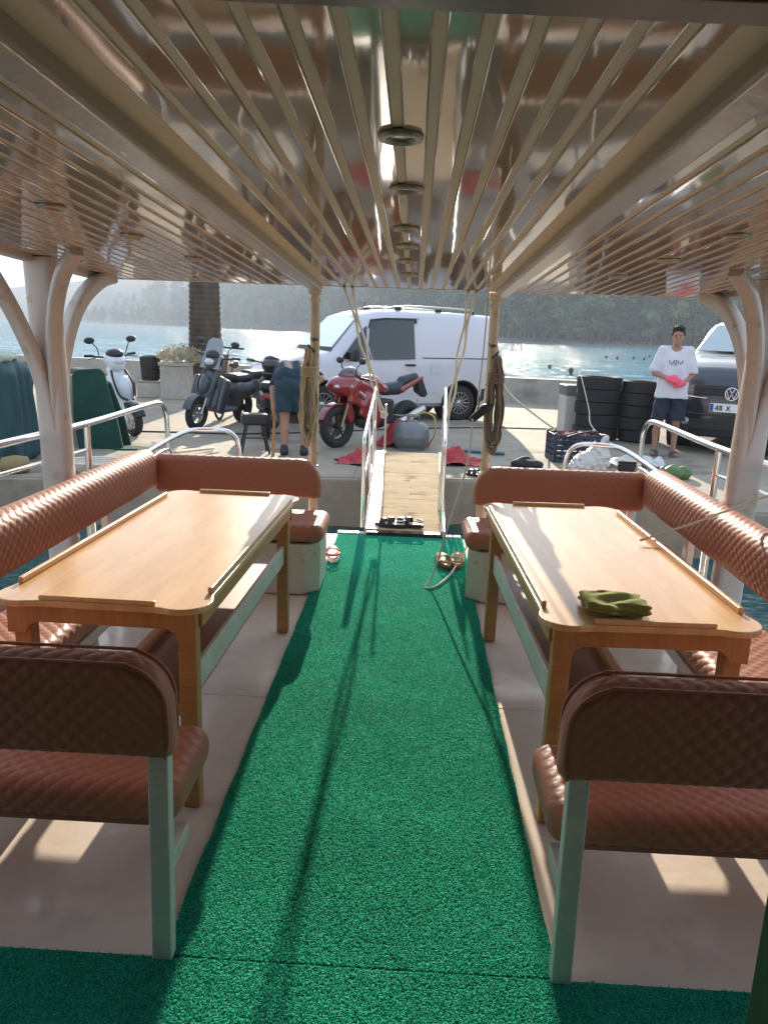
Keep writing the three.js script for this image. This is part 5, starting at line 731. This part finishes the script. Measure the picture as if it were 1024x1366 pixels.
function headSDF(c, yaw = 0, pitch = 0) { const cy = Math.cos(-yaw), sy = Math.sin(-yaw), cp = Math.cos(-pitch), sp = Math.sin(-pitch); const loc = (p) => { let x = p[0] - c[0], y = p[1] - c[1], z = p[2] - c[2];[x, z] = [x * cy + z * sy, -x * sy + z * cy];[y, z] = [y * cp - z * sp, y * sp + z * cp]; return [x, y, z]; };
  return { loc, f: (q) => { const p = loc(q), ax = [Math.abs(p[0]), p[1], p[2]]; let d = sd.u(0.03, sd.ell(p, [0, 0.025, -0.012], [0.076, 0.095, 0.094]), sd.ell(p, [0, -0.035, 0.03], [0.056, 0.07, 0.062]), sd.ell(p, [0, -0.085, 0.055], [0.026, 0.02, 0.024])); d = sd.u(0.012, d, sd.cap(p, [0, 0.012, 0.086], [0, -0.02, 0.105], 0.009, 0.014)); d = sd.u(0.012, d, sd.cap(ax, [0.012, 0.03, 0.083], [0.045, 0.028, 0.072], 0.010, 0.008)); d = sd.u(0.008, d, sd.ell(ax, [0.077, 0.0, -0.005], [0.010, 0.03, 0.019])); d = sd.u(0.008, d, sd.cap(ax, [0, -0.052, 0.088], [0.02, -0.053, 0.082], 0.007, 0.005)); return d; } }; }
const skinTone = M.skin;
{ // man in a white T-shirt
  const m = thing('person', 'person in white T-shirt and navy shorts pulling on pink gloves beside the tyres', 'person', [3.43, Q, -10.5], -0.22); m.scale.set(0.92, 1, 0.96);
  const hd = headSDF([0.0, 1.565, 0.03], -0.12, -0.12);
  const el = [[-0.262, 1.10, 0.02], [0.252, 1.09, 0.0]], wr = [[-0.075, 1.035, 0.20], [0.12, 0.985, 0.16]], sh = [[-0.185, 1.385, -0.01], [0.185, 1.385, -0.01]], hip = [[-0.095, 0.88, 0], [0.095, 0.88, 0]], kn = [[-0.125, 0.48, 0.02], [0.105, 0.48, 0.03]], an = [[-0.15, 0.085, -0.03], [0.11, 0.085, 0.0]];
  const hands = [handSDF(wr[0], [0.93, -0.12, 0.35], [0, -0.9, 0.3], [-0.2, 0.3, 0.9], 0.8), handSDF(wr[1], [-0.85, -0.1, 0.5], [0.1, -0.95, 0.1], [0.3, 0.1, 0.9], 0.8)];
  const body = (p) => {
    let d = sd.u(0.06, sd.cap(p, [-0.06, 0.93, 0], [-0.06, 1.25, -0.01], 0.115), sd.cap(p, [0.06, 0.93, 0], [0.06, 1.25, -0.01], 0.115), sd.cap(p, [-0.1, 1.36, -0.015], [0.1, 1.36, -0.015], 0.075));
    d = sd.u(0.03, d, sd.cap(p, [0, 1.38, -0.015], [0, 1.50, 0.012], 0.058, 0.052)); d = sd.u(0.012, d, hd.f(p));
    for (let i = 0; i < 2; i++) { d = sd.u(0.04, d, sd.cap(p, sh[i], el[i], 0.052, 0.041)); d = sd.u(0.02, d, sd.cap(p, el[i], wr[i], 0.041, 0.027)); d = sd.u(0.05, d, sd.cap(p, hip[i], kn[i], 0.088, 0.056)); d = sd.u(0.02, d, sd.cap(p, kn[i], [an[i][0], 0.32, an[i][2] - 0.02], 0.054, 0.052), sd.cap(p, [an[i][0], 0.32, an[i][2] - 0.02], an[i], 0.05, 0.035)); d = sd.u(0.02, d, sd.cap(p, [an[i][0], 0.04, an[i][2] - 0.03], [an[i][0] + (i ? 0.03 : -0.03), 0.035, an[i][2] + 0.15], 0.035, 0.03)); d = sd.u(0.012, d, hands[i](p)); }
    return d;
  };
  part('body', nets(body, [-0.36, -0.02, -0.2], [0.36, 1.75, 0.36], 0.012), skinTone, m);
  part('shirt', nets((p) => { const fold = 0.006 * Math.sin(p[1] * 28 + 9 * p[0]) * Math.sin(p[0] * 22 + 3); let d = sd.u(0.07, sd.cap(p, [-0.085, 0.80, 0.01], [-0.065, 1.24, -0.005], 0.142, 0.132), sd.cap(p, [0.085, 0.80, 0.01], [0.065, 1.24, -0.005], 0.142, 0.132), sd.cap(p, [-0.12, 1.375, -0.015], [0.12, 1.375, -0.015], 0.086)); d = Math.max(d, 0.78 - p[1]); for (let i = 0; i < 2; i++) { const e = [lerp(sh[i][0], el[i][0], 0.92), lerp(sh[i][1], el[i][1], 0.84), 0.0]; d = sd.u(0.05, d, Math.max(sd.cap(p, sh[i], e, 0.068, 0.08), e[1] - 0.03 - p[1])); } d += fold; d = Math.max(d, p[1] - 1.46); return Math.max(d, -sd.cap(p, [0, 1.44, 0.03], [0, 1.55, 0.05], 0.068, 0.075)); }, [-0.40, 0.76, -0.22], [0.40, 1.5, 0.22], 0.011), mat([0.62, 0.61, 0.65], 0.85), m);
  part('shorts', nets((p) => { let d = sd.cap(p, [-0.07, 0.9, 0], [0.07, 0.9, 0], 0.135); for (let i = 0; i < 2; i++) d = sd.u(0.03, d, sd.cap(p, [hip[i][0] * 1.05, 0.84, 0], [kn[i][0] * 1.08, 0.47, kn[i][2]], 0.112, 0.112)); d += 0.006 * Math.sin(p[1] * 30 + p[0] * 40); return Math.max(d, 0.49 - p[1], p[1] - 0.95); }, [-0.32, 0.45, -0.2], [0.32, 1.0, 0.2], 0.012), mat([0.02, 0.024, 0.045], 0.85), m);
  part('hair', nets((p) => { const q = hd.loc(p); const n = 0.006 * Math.sin(q[0] * 130 + q[2] * 90) * Math.sin(q[1] * 110); return Math.max(sd.u(0.02, sd.ell(q, [0, 0.05, -0.018], [0.09, 0.098, 0.104]), sd.ell(q, [0.015, 0.12, 0.04], [0.066, 0.036, 0.062]), sd.ell(q, [-0.05, 0.11, 0.0], [0.04, 0.035, 0.06])) + n * 1.6, (q[2] > 0.03 ? 0.062 + (q[2] - 0.03) * 0.3 - q[1] : q[2] > -0.01 ? 0.025 - q[1] : -0.05 - q[1])); }, [-0.13, 1.45, -0.13], [0.13, 1.76, 0.18], 0.008), M.hair, m);
  for (let i = 0; i < 2; i++) part('glove', nets((p) => hands[i](p) - 0.007, wr[i].map((v) => v - 0.19), wr[i].map((v) => v + 0.19), 0.006), mat([0.85, 0.10, 0.16], 0.5), m);
  const face = (x, y, z, g, mt, n) => { const o = part(n, g, mt, m); o.position.set(0 + x * 0.99, 1.565 + y, 0.03 + z); return o; };
  for (const s of [-1, 1]) { face(s * 0.031 - 0.009, 0.008, 0.082, new THREE.SphereGeometry(0.011, 10, 8).scale(1, 0.6, 0.6), M.hair, 'eye'); face(s * 0.032 - 0.009, 0.033, 0.086, RB(0.036, 0.008, 0.01, 0, 0, 0, 0.003), M.hair, 'eyebrow'); }
  face(-0.011, -0.062, 0.088, RB(0.042, 0.007, 0.008, 0, 0, 0, 0.003), mat([0.16, 0.06, 0.05], 0.5), 'mouth');
  for (let i = 0; i < 2; i++) part('slide_shoe', nets((p) => sd.u(0.015, sd.box(p, [an[i][0], 0.014, an[i][2] + 0.05], [0.05, 0.014, 0.145], 0.012), sd.box(p, [an[i][0], 0.05, an[i][2] + 0.11], [0.054, 0.035, 0.04], 0.02)), [an[i][0] - 0.1, -0.02, an[i][2] - 0.14], [an[i][0] + 0.1, 0.12, an[i][2] + 0.24], 0.009), mat([0.07, 0.07, 0.075], 0.7), m);
  const ink = mat([0.12, 0.13, 0.17], 0.9); // grey strokes printed on the chest
  [[-0.085, 0.02, 0.045, 0.25], [-0.055, -0.005, 0.03, 0], [-0.03, 0.02, 0.05, -0.1], [0.0, 0.01, 0.075, 0], [0.03, 0.02, 0.05, 0.1], [0.06, 0.0, 0.03, -0.2], [0.085, 0.02, 0.045, -0.25]].forEach(([x, y, h, r]) => { const o = part('shirt_print', RB(0.012, h, 0.006, 0, 0, 0, 0.002), ink, m); o.position.set(x, 1.235 + y, 0.134 - x * x * 1.6); o.rotation.z = r; });
}
{ // person bending over, seen from behind
  const m = thing('person', 'person in dark navy top and shorts bending forward beside the black scooter', 'person', [-1.45, Q, -9.3], 0.10);
  const hip = [[-0.10, 0.82, 0], [0.10, 0.82, 0]], kn = [[-0.10, 0.46, -0.03], [0.12, 0.46, -0.03]], an = [[-0.10, 0.085, 0.03], [0.14, 0.085, 0.03]];
  const sh = [[-0.18, 1.02, -0.40], [0.18, 1.02, -0.40]], el = [[-0.26, 0.78, -0.24], [0.33, 0.92, -0.2]], wr = [[-0.245, 0.56, -0.12], [0.20, 0.80, -0.12]];
  const hd = headSDF([0.0, 0.93, -0.64], Math.PI, 1.1);
  const hands = [handSDF(wr[0], [0.05, -0.98, 0.1], [0, 0.1, 1], [-1, 0, 0], 0.9), handSDF(wr[1], [-0.9, -0.3, 0], [0, 0.1, 1], [0, 1, 0], 0.5)];
  part('body', nets((p) => { let d = sd.u(0.06, sd.cap(p, [-0.06, 0.88, 0], [-0.07, 1.0, -0.26], 0.12), sd.cap(p, [0.06, 0.88, 0], [0.07, 1.0, -0.26], 0.12), sd.cap(p, [-0.1, 1.02, -0.40], [0.1, 1.02, -0.40], 0.08)); d = sd.u(0.03, d, sd.cap(p, [0, 1.01, -0.42], [0, 0.96, -0.57], 0.055)); d = sd.u(0.015, d, hd.f(p)); for (let i = 0; i < 2; i++) { d = sd.u(0.04, d, sd.cap(p, sh[i], el[i], 0.05, 0.04)); d = sd.u(0.02, d, sd.cap(p, el[i], wr[i], 0.04, 0.028)); d = sd.u(0.05, d, sd.cap(p, hip[i], kn[i], 0.09, 0.058)); d = sd.u(0.02, d, sd.cap(p, kn[i], [an[i][0], 0.31, 0.0], 0.055, 0.054), sd.cap(p, [an[i][0], 0.31, 0.0], an[i], 0.052, 0.036)); d = sd.u(0.02, d, sd.cap(p, [an[i][0], 0.04, 0.05], [an[i][0], 0.035, -0.13], 0.036, 0.03)); d = sd.u(0.012, d, hands[i](p)); } return d; }, [-0.4, -0.02, -0.85], [0.45, 1.35, 0.22], 0.013), skinTone, m);
  const navy = mat([0.012, 0.03, 0.045], 0.85), navy2 = mat([0.016, 0.045, 0.06], 0.85);
  part('shirt', nets((p) => { let d = sd.u(0.07, sd.cap(p, [-0.085, 0.93, -0.02], [-0.08, 1.0, -0.26], 0.135), sd.cap(p, [0.085, 0.93, -0.02], [0.08, 1.0, -0.26], 0.135), sd.cap(p, [-0.12, 1.02, -0.40], [0.12, 1.02, -0.40], 0.095)); for (let i = 0; i < 2; i++) d = sd.u(0.04, d, sd.cap(p, sh[i], [lerp(sh[i][0], el[i][0], 0.75), lerp(sh[i][1], el[i][1], 0.75), lerp(sh[i][2], el[i][2], 0.75)], 0.066, 0.064)); d += 0.006 * Math.sin(p[0] * 32 + p[1] * 25); return Math.max(d, -0.52 - p[2], 0.84 - p[1] + p[2] * 0.15); }, [-0.42, 0.62, -0.6], [0.45, 1.35, 0.2], 0.013), navy, m);
  part('shorts', nets((p) => { let d = sd.cap(p, [-0.075, 0.86, 0], [0.075, 0.86, 0], 0.14); for (let i = 0; i < 2; i++) d = sd.u(0.03, d, sd.cap(p, [hip[i][0], 0.82, 0], [kn[i][0] * 1.05, 0.50, -0.02], 0.118, 0.112)); return Math.max(d + 0.005 * Math.sin(p[1] * 34 + p[0] * 30), 0.53 - p[1], p[1] - 0.97); }, [-0.3, 0.48, -0.2], [0.32, 1.05, 0.2], 0.013), navy2, m);
  part('hair', nets((p) => { const q = hd.loc(p); return Math.max(sd.ell(q, [0, 0.04, -0.02], [0.086, 0.09, 0.1]), q[2] > 0.03 ? 0.06 - q[1] : -0.05 - q[1]); }, [-0.16, 0.72, -0.86], [0.16, 1.16, -0.44], 0.01), M.hair, m);
  for (let i = 0; i < 2; i++) part('shoe', nets((p) => sd.u(0.03, sd.cap(p, [an[i][0], 0.045, 0.055], [an[i][0], 0.035, -0.15], 0.046, 0.038), sd.cap(p, [an[i][0], 0.05, 0.05], [an[i][0], 0.1, 0.035], 0.046, 0.046)), [an[i][0] - 0.08, -0.02, -0.24], [an[i][0] + 0.08, 0.17, 0.13], 0.01), M.dark, m);
  solo('wooden_stick', bar([-1.66, Q + 0.005, -9.12], [-1.69, Q + 0.66, -9.42], 0.02, 0.017, 10), mat([0.36, 0.17, 0.06], 0.7), 'brown wooden stick held upright by the bending person', 'stick');
  const st = thing('stool', 'small black metal stool with splayed legs beside the bending person', 'stool', [-1.93, Q, -9.35], 0.3);
  part('seat', RB(0.32, 0.14, 0.26, 0, 0.42, 0, 0.04, 3), M.dark, st); for (const sx of [-1, 1]) for (const sz of [-1, 1]) part('leg', bar([sx * 0.17, 0.0, sz * 0.15], [sx * 0.09, 0.38, sz * 0.08], 0.014), M.dark, st); part('brace', bar([-0.13, 0.2, 0.11], [0.13, 0.2, 0.11], 0.008), M.dark, st);
}

// ---------------------------------------------------------------- palm, planters, bin
{
  const p = thing('palm_tree', 'tall palm tree with thick rough trunk behind the dark scooter', 'palm tree', [-4.55, Q, -16.9], 0.4);
  const prof = [[0.5, 0], [0.47, 0.15]]; for (let i = 0; i <= 60; i++) { const y = 0.2 + i * 0.11, r = 0.33 + 0.12 * Math.exp(-y * 1.4) - 0.012 * y; prof.push([r + 0.02, y], [r + 0.012, y + 0.05], [r - 0.006, y + 0.09]); }
  part('trunk', lathe(prof, 28), mat([0.11, 0.085, 0.065], 0.95, { bumpMap: tex(256, 512, (u, v) => fbm(u, v, 16, 4, 401), false), bumpScale: 0.04, map: tex(256, 512, (u, v) => { const t = fbm(u, v, 12, 5, 411); return [0.6 + 0.5 * t, 0.6 + 0.48 * t, 0.58 + 0.46 * t]; }) }), p);
  const fm = mat([0.06, 0.09, 0.03], 0.6, { transmission: 0.25, thickness: 0 });
  for (let i = 0; i < 34; i++) {
    const a = i * 2.399, el = lerp(1.15, -0.55, i / 34), L = rr(2.0, 2.6), v = [], sp = []; const dir = V(Math.cos(a), 0, Math.sin(a)), sd2 = V(-Math.sin(a), 0, Math.cos(a));
    for (let k = 0; k <= 8; k++) { const t = k / 8; sp.push(dir.clone().multiplyScalar(L * t * Math.cos(el * (1 - t * 0.4))).add(V(0, 6.85 + L * (Math.sin(el) * t - 0.62 * t * t), 0))); }
    const c = new THREE.CatmullRomCurve3(sp); for (let k = 3; k < 44; k++) { const t = k / 44, q = c.getPoint(t), w = 0.46 * Math.sin(Math.PI * Math.min(1, t * 0.9 + 0.12)); for (const s of [-1, 1]) { const e = q.clone().addScaledVector(sd2, s * w).addScaledVector(dir, 0.2).add(V(0, -0.12, 0)), h = c.getTangent(t).multiplyScalar(0.022); v.push(q.x - h.x, q.y - h.y, q.z - h.z, q.x + h.x, q.y + h.y, q.z + h.z, e.x, e.y, e.z); } }
    const g = new THREE.BufferGeometry(); g.setAttribute('position', new THREE.Float32BufferAttribute(v, 3)); g.computeVertexNormals(); g.setAttribute('uv', new THREE.BufferAttribute(new Float32Array(v.length / 3 * 2), 2)); part('frond', [g, new THREE.TubeGeometry(c, 10, 0.018, 5)], fm, p);
  }
  const pl = thing('planter', 'white square masonry planter with a dry pale shrub', 'planter', [-4.9, Q + 0.003, -15.95], 0.05);
  part('box', boxUV(RB(0.56, 0.68, 0.5, 0, 0.34, 0, 0.015), 2), M.wallPaint, pl); part('rim', RB(0.62, 0.07, 0.56, 0, 0.715, 0, 0.012), M.wallPaint, pl);
  const lv = []; for (let i = 0; i < 900; i++) { const a = rr(0, 6.283), r = Math.sqrt(rnd()) * 0.48, h = 0.70 + rr(0, 0.42) * (1 - r * 1.3), x = Math.cos(a) * r + 0.05, z = Math.sin(a) * r * 0.8; const d = V(rr(-1, 1), rr(-0.3, 1), rr(-1, 1)).normalize().multiplyScalar(0.09), w = V(rr(-1, 1), rr(-1, 1), rr(-1, 1)).normalize().multiplyScalar(0.02); lv.push(x, h, z, x + d.x + w.x, h + d.y + w.y, z + d.z + w.z, x + d.x - w.x, h + d.y - w.y, z + d.z - w.z); }
  const lg = new THREE.BufferGeometry(); lg.setAttribute('position', new THREE.Float32BufferAttribute(lv, 3)); lg.computeVertexNormals(); lg.setAttribute('uv', new THREE.BufferAttribute(new Float32Array(lv.length / 3 * 2), 2));
  const shb = thing('shrub', 'dry pale straw-coloured shrub growing in the white planter', 'shrub', [-4.85, Q + 0.06, -15.95]); part('foliage', lg, mat([0.42, 0.36, 0.24], 0.9, { transmission: 0.3, thickness: 0 }), shb); for (let i = 0; i < 6; i++) part('stem', bar([rr(-0.1, 0.1), 0.62, rr(-0.1, 0.1)], [rr(-0.3, 0.3), 1.0, rr(-0.25, 0.25)], 0.012, 0.005, 6), M.post, shb);
  const lb = thing('stone_block', 'low pale stone block standing next to the white planter', 'block', [-5.5, Q + 0.003, -16.1], 0.1); part('base', boxUV(RB(0.5, 0.3, 0.45, 0, 0.15, 0, 0.02), 2), M.wallPaint, lb); part('top_course', boxUV(RB(0.46, 0.05, 0.42, 0, 0.327, 0, 0.015), 2), M.conc, lb);
  const bn = thing('waste_bin', 'dark wire waste bin on the stone block', 'bin', [-5.5, Q + 0.355, -16.1]); for (let i = 0; i < 18; i++) { const a = i / 18 * 6.283; part('bar', bar([Math.cos(a) * 0.17, 0, Math.sin(a) * 0.17], [Math.cos(a) * 0.2, 0.46, Math.sin(a) * 0.2], 0.012, 0.012, 5), M.dark, bn); } for (const [y, r] of [[0.01, 0.17], [0.23, 0.186], [0.46, 0.2]]) part('hoop', new THREE.TorusGeometry(r, 0.014, 6, 28).rotateX(Math.PI / 2).translate(0, y, 0), M.dark, bn); part('liner', lathe([[0.001, 0.02], [0.15, 0.02], [0.18, 0.45], [0.2, 0.5], [0.21, 0.45]], 20), mat([0.08, 0.07, 0.07], 0.5), bn);
  const cn = thing('traffic_cone', 'small red traffic cone near the foot of the sea wall', 'cone', [-7.1, Q + 0.003, -17.6]); part('base', RB(0.26, 0.03, 0.26, 0, 0.016, 0, 0.008), M.dark, cn); part('cone', lathe([[0.11, 0.03], [0.1, 0.05], [0.03, 0.42], [0.001, 0.425]], 20), mat([0.55, 0.05, 0.04], 0.5), cn); part('stripe', lathe([[0.084, 0.12], [0.066, 0.2]], 20).scale(1.04, 1, 1.04), mat([0.75, 0.75, 0.72], 0.5), cn);
}

// ---------------------------------------------------------------- swimmers
{
  const hs = [[724, 482], [743, 488], [800, 476], [806, 476.5], [813, 476], [829, 477], [837, 478.5], [851, 476], [872, 480], [933, 481], [942, 480]];
  const g1 = nets((p) => sd.u(0.03, sd.ell(p, [0, 0.10, 0], [0.095, 0.13, 0.11]), sd.cap(p, [0, -0.1, 0], [0, 0.02, 0], 0.07), sd.cap(p, [-0.15, -0.14, 0], [0.15, -0.14, 0], 0.08)), [-0.28, -0.25, -0.16], [0.28, 0.28, 0.16], 0.022), dm = mat([0.03, 0.022, 0.02], 0.5);
  const place = [[8.7, -51], [8.6, -43.5], [20.2, -84], [20.6, -81], [21.6, -85], [23.6, -86], [23.6, -82], [28.2, -96], [25.2, -80], [29.5, -81], [31.2, -85]];
  place.forEach(([x, z], i) => { const s = solo('swimmer', g1, dm, i === 1 ? 'swimmer with shoulders out of the water closest to the quay' : i === 0 ? 'lone swimmer head just beyond the swimmer closest to the quay' : 'distant dark swimmer head in the bay water', 'person', 'swimmers in the bay'); s.position.set(x, SEA + (i === 1 ? 0.16 : 0.05), z); s.scale.setScalar(i === 1 ? 1.3 : 1.25); s.rotation.y = i; });
  const b = thing('motorboat', 'tiny distant boat out on the bay', 'boat', [-172, SEA, -380], 0.3); part('hull', nets((p) => Math.max(sd.ell(p, [0, 0.6, 0], [3.4, 1.0, 1.1]), p[1] - 0.9), [-3.6, -0.6, -1.3], [3.6, 1.2, 1.3], 0.16), mat([0.2, 0.2, 0.2], 0.5), b); part('cabin', RB(1.6, 1.2, 1.3, -0.4, 1.4, 0, 0.2), M.dark, b);
}

// ---------------------------------------------------------------- far shore: hills, wood, mountains
{
  // shoreline as (bearing, distance): near at the right, receding to a headland at the left
  const shore = [[-0.405, 820], [-0.36, 780], [-0.30, 700], [-0.2, 560], [-0.1, 420], [0.0, 310], [0.1, 240], [0.2, 222], [0.3, 220], [0.42, 222], [0.55, 235], [0.75, 260]];
  const top = [[-0.405, 2], [-0.385, 16], [-0.35, 30], [-0.30, 44], [-0.2, 54], [-0.1, 46], [0, 38], [0.1, 30], [0.2, 26], [0.3, 24], [0.42, 26], [0.55, 30], [0.75, 34]];
  const lk = (t, b) => { let i = 0; while (i < t.length - 2 && t[i + 1][0] < b) i++; const k = clamp((b - t[i][0]) / (t[i + 1][0] - t[i][0])); return lerp(t[i][1], t[i + 1][1], k); };
  const pos = (b, d) => [Math.tan(b) * d, -d];
  const nb = 140, nd = 14, P = [], I = [];
  const hAt = (b, k) => { const h = lk(top, b), e = clamp((b + 0.405) / 0.03); return SEA - 0.4 + 1.2 * sst(0, 0.02, k) + (h * sst(0.02, 0.9, k)) * e + (hash2(Math.round(b * 90), Math.round(k * 10)) - 0.5) * 2 * k; };
  for (let i = 0; i <= nb; i++) for (let j = 0; j <= nd; j++) { const b = lerp(-0.405, 0.75, i / nb), k = j / nd, d0 = lk(shore, b), [x, z] = pos(b, d0 * (1 + k * 0.42)); P.push(x, hAt(b, k), z); }
  for (let i = 0; i < nb; i++) for (let j = 0; j < nd; j++) { const a = i * (nd + 1) + j; I.push(a, a + 1, a + nd + 1, a + 1, a + nd + 2, a + nd + 1); }
  const g = new THREE.BufferGeometry(); g.setAttribute('position', new THREE.Float32BufferAttribute(P, 3)); g.setIndex(I); g.computeVertexNormals(); structure('hillside', g, mat([0.06, 0.07, 0.04], 0.95));
  const bg = []; { const bp = [], bi = []; for (let i = 0; i <= 60; i++) { const b = lerp(0.02, 0.75, i / 60), d0 = lk(shore, b), [x, z] = pos(b, d0 - 4), [x2, z2] = pos(b, d0 + 8); bp.push(x, SEA - 0.3, z, x2, SEA + 1.5, z2); if (i < 60) { const a = i * 2; bi.push(a, a + 2, a + 1, a + 1, a + 2, a + 3); } } const q = new THREE.BufferGeometry(); q.setAttribute('position', new THREE.Float32BufferAttribute(bp, 3)); q.setIndex(bi); q.computeVertexNormals(); bg.push(q); } structure('beach', bg[0], mat([0.22, 0.20, 0.17], 0.95));
  // trees: leaf clusters through the crown volume
  function treeGeo(kind) {
    const v = [], c = []; const add = (p, s, sh) => { const n = V(rr(-1, 1), rr(-0.4, 1), rr(-1, 1)).normalize(), u = V(rr(-1, 1), rr(-1, 1), rr(-1, 1)).cross(n).normalize(), w = n.clone().cross(u); const q = [p.clone().addScaledVector(u, s), p.clone().addScaledVector(w, s * 0.8), p.clone().addScaledVector(u, -s), p.clone().addScaledVector(w, -s * 0.8)]; for (const t of [q[0], q[1], q[2], q[0], q[2], q[3]]) v.push(t.x, t.y, t.z); for (let i = 0; i < 6; i++) c.push(sh[0], sh[1], sh[2]); };
    const cl = kind === 0 ? 22 : 16;
    for (let i = 0; i < cl; i++) {
      const t = rnd(), a = rr(0, 6.283), hy = kind === 0 ? lerp(4, 11, t) : lerp(2.4, 8.5, t), R = kind === 0 ? lerp(3.0, 0.5, t) : 2.9 * Math.sin(Math.PI * (0.15 + 0.75 * t)), rad = R * Math.sqrt(rnd()), ce = V(Math.cos(a) * rad, hy, Math.sin(a) * rad), k = rr(0.7, 1.3);
      const tone = kind === 0 ? [0.035 * k, 0.06 * k, 0.025 * k] : [0.065 * k, 0.095 * k, 0.03 * k];
      for (let q = 0; q < 26; q++) add(ce.clone().add(V(rr(-1, 1), rr(-0.7, 0.7), rr(-1, 1)).multiplyScalar(kind === 0 ? 0.85 : 1.0)), rr(0.2, 0.5), tone);
    }
    const tr = bar([0, -1, 0], [0.2, kind === 0 ? 10 : 6, 0.1], 0.3, 0.08, 6).toNonIndexed(); const tp = tr.attributes.position; for (let i = 0; i < tp.count; i++) { v.push(tp.getX(i), tp.getY(i), tp.getZ(i)); c.push(0.07, 0.055, 0.04); }
    const q = new THREE.BufferGeometry(); q.setAttribute('position', new THREE.Float32BufferAttribute(v, 3)); q.setAttribute('color', new THREE.Float32BufferAttribute(c, 3)); q.computeVertexNormals(); return q;
  }
  const wood = new THREE.Group(); wood.name = 'distant_wood'; wood.userData = { kind: 'stuff', label: 'hazy wooded slopes on the far side of the bay', category: 'woodland' }; scene.add(wood);
  const tm = mat([1, 1, 1], 0.8, { vertexColors: true });
  for (let kind = 0; kind < 4; kind++) {
    const g2 = treeGeo(kind % 2), N = 520, im = new THREE.InstancedMesh(g2, tm, N), m = new THREE.Matrix4();
    for (let i = 0; i < N; i++) { const b = lerp(-0.40, 0.72, Math.pow(rnd(), 0.92)), k = Math.pow(rnd(), 1.3) * 0.95 + 0.012, d = lk(shore, b) * (1 + k * 0.42), [x, z] = pos(b, d), s = rr(0.7, 1.55) * (b < -0.32 ? 1.0 : 1.1); m.compose(V(x, hAt(b, k) - 0.3, z), new THREE.Quaternion().setFromEuler(new THREE.Euler(rr(-0.06, 0.06), rr(0, 6.28), rr(-0.06, 0.06))), V(s * rr(0.85, 1.2), s, s * rr(0.85, 1.2))); im.setMatrixAt(i, m); { const tn = Math.pow(2, rr(-1.0, 1.1)); im.setColorAt(i, col(tn * rr(0.8, 1.25), tn * rr(0.9, 1.15), tn * rr(0.7, 1.1))); }; }
    im.name = 'trees'; im.userData.kind = 'stuff'; wood.add(im);
  }
  const ridge = (name, D, pts, c) => { const q = [], ii = []; const n = 90; for (let i = 0; i <= n; i++) { const b = lerp(pts[0][0], pts[pts.length - 1][0], i / n), h = lk(pts, b) * (0.96 + 0.08 * hash2(i, D)), [x, z] = pos(b, D), [x2, z2] = pos(b, D * 1.25); q.push(x, SEA - 1, z, (x + x2) / 2, h * 0.62 * (0.95 + 0.1 * hash2(i, D + 1)), (z + z2) / 2, x2, h, z2); if (i < n) for (let j = 0; j < 2; j++) { const a = i * 3 + j; ii.push(a, a + 3, a + 1, a + 1, a + 3, a + 4); } } const gg = new THREE.BufferGeometry(); gg.setAttribute('position', new THREE.Float32BufferAttribute(q, 3)); gg.setIndex(ii); gg.computeVertexNormals(); structure(name, gg, mat(c, 0.95)); };
  ridge('mountain', 900, [[-0.9, 26], [-0.7, 30], [-0.56, 20], [-0.48, 28], [-0.43, 36], [-0.38, 50], [-0.33, 62], [-0.25, 70], [-0.1, 66], [0.2, 50]], [0.06, 0.07, 0.05]);
  ridge('mountain_far', 1150, [[-1.0, 30], [-0.6, 36], [-0.5, 50], [-0.44, 66], [-0.36, 84], [-0.3, 88], [-0.1, 84], [0.3, 60]], [0.06, 0.07, 0.05]);
}

scene.traverse((o) => { if (o.isMesh) { o.castShadow = true; o.receiveShadow = true; } });
renderer.render(scene, camera);
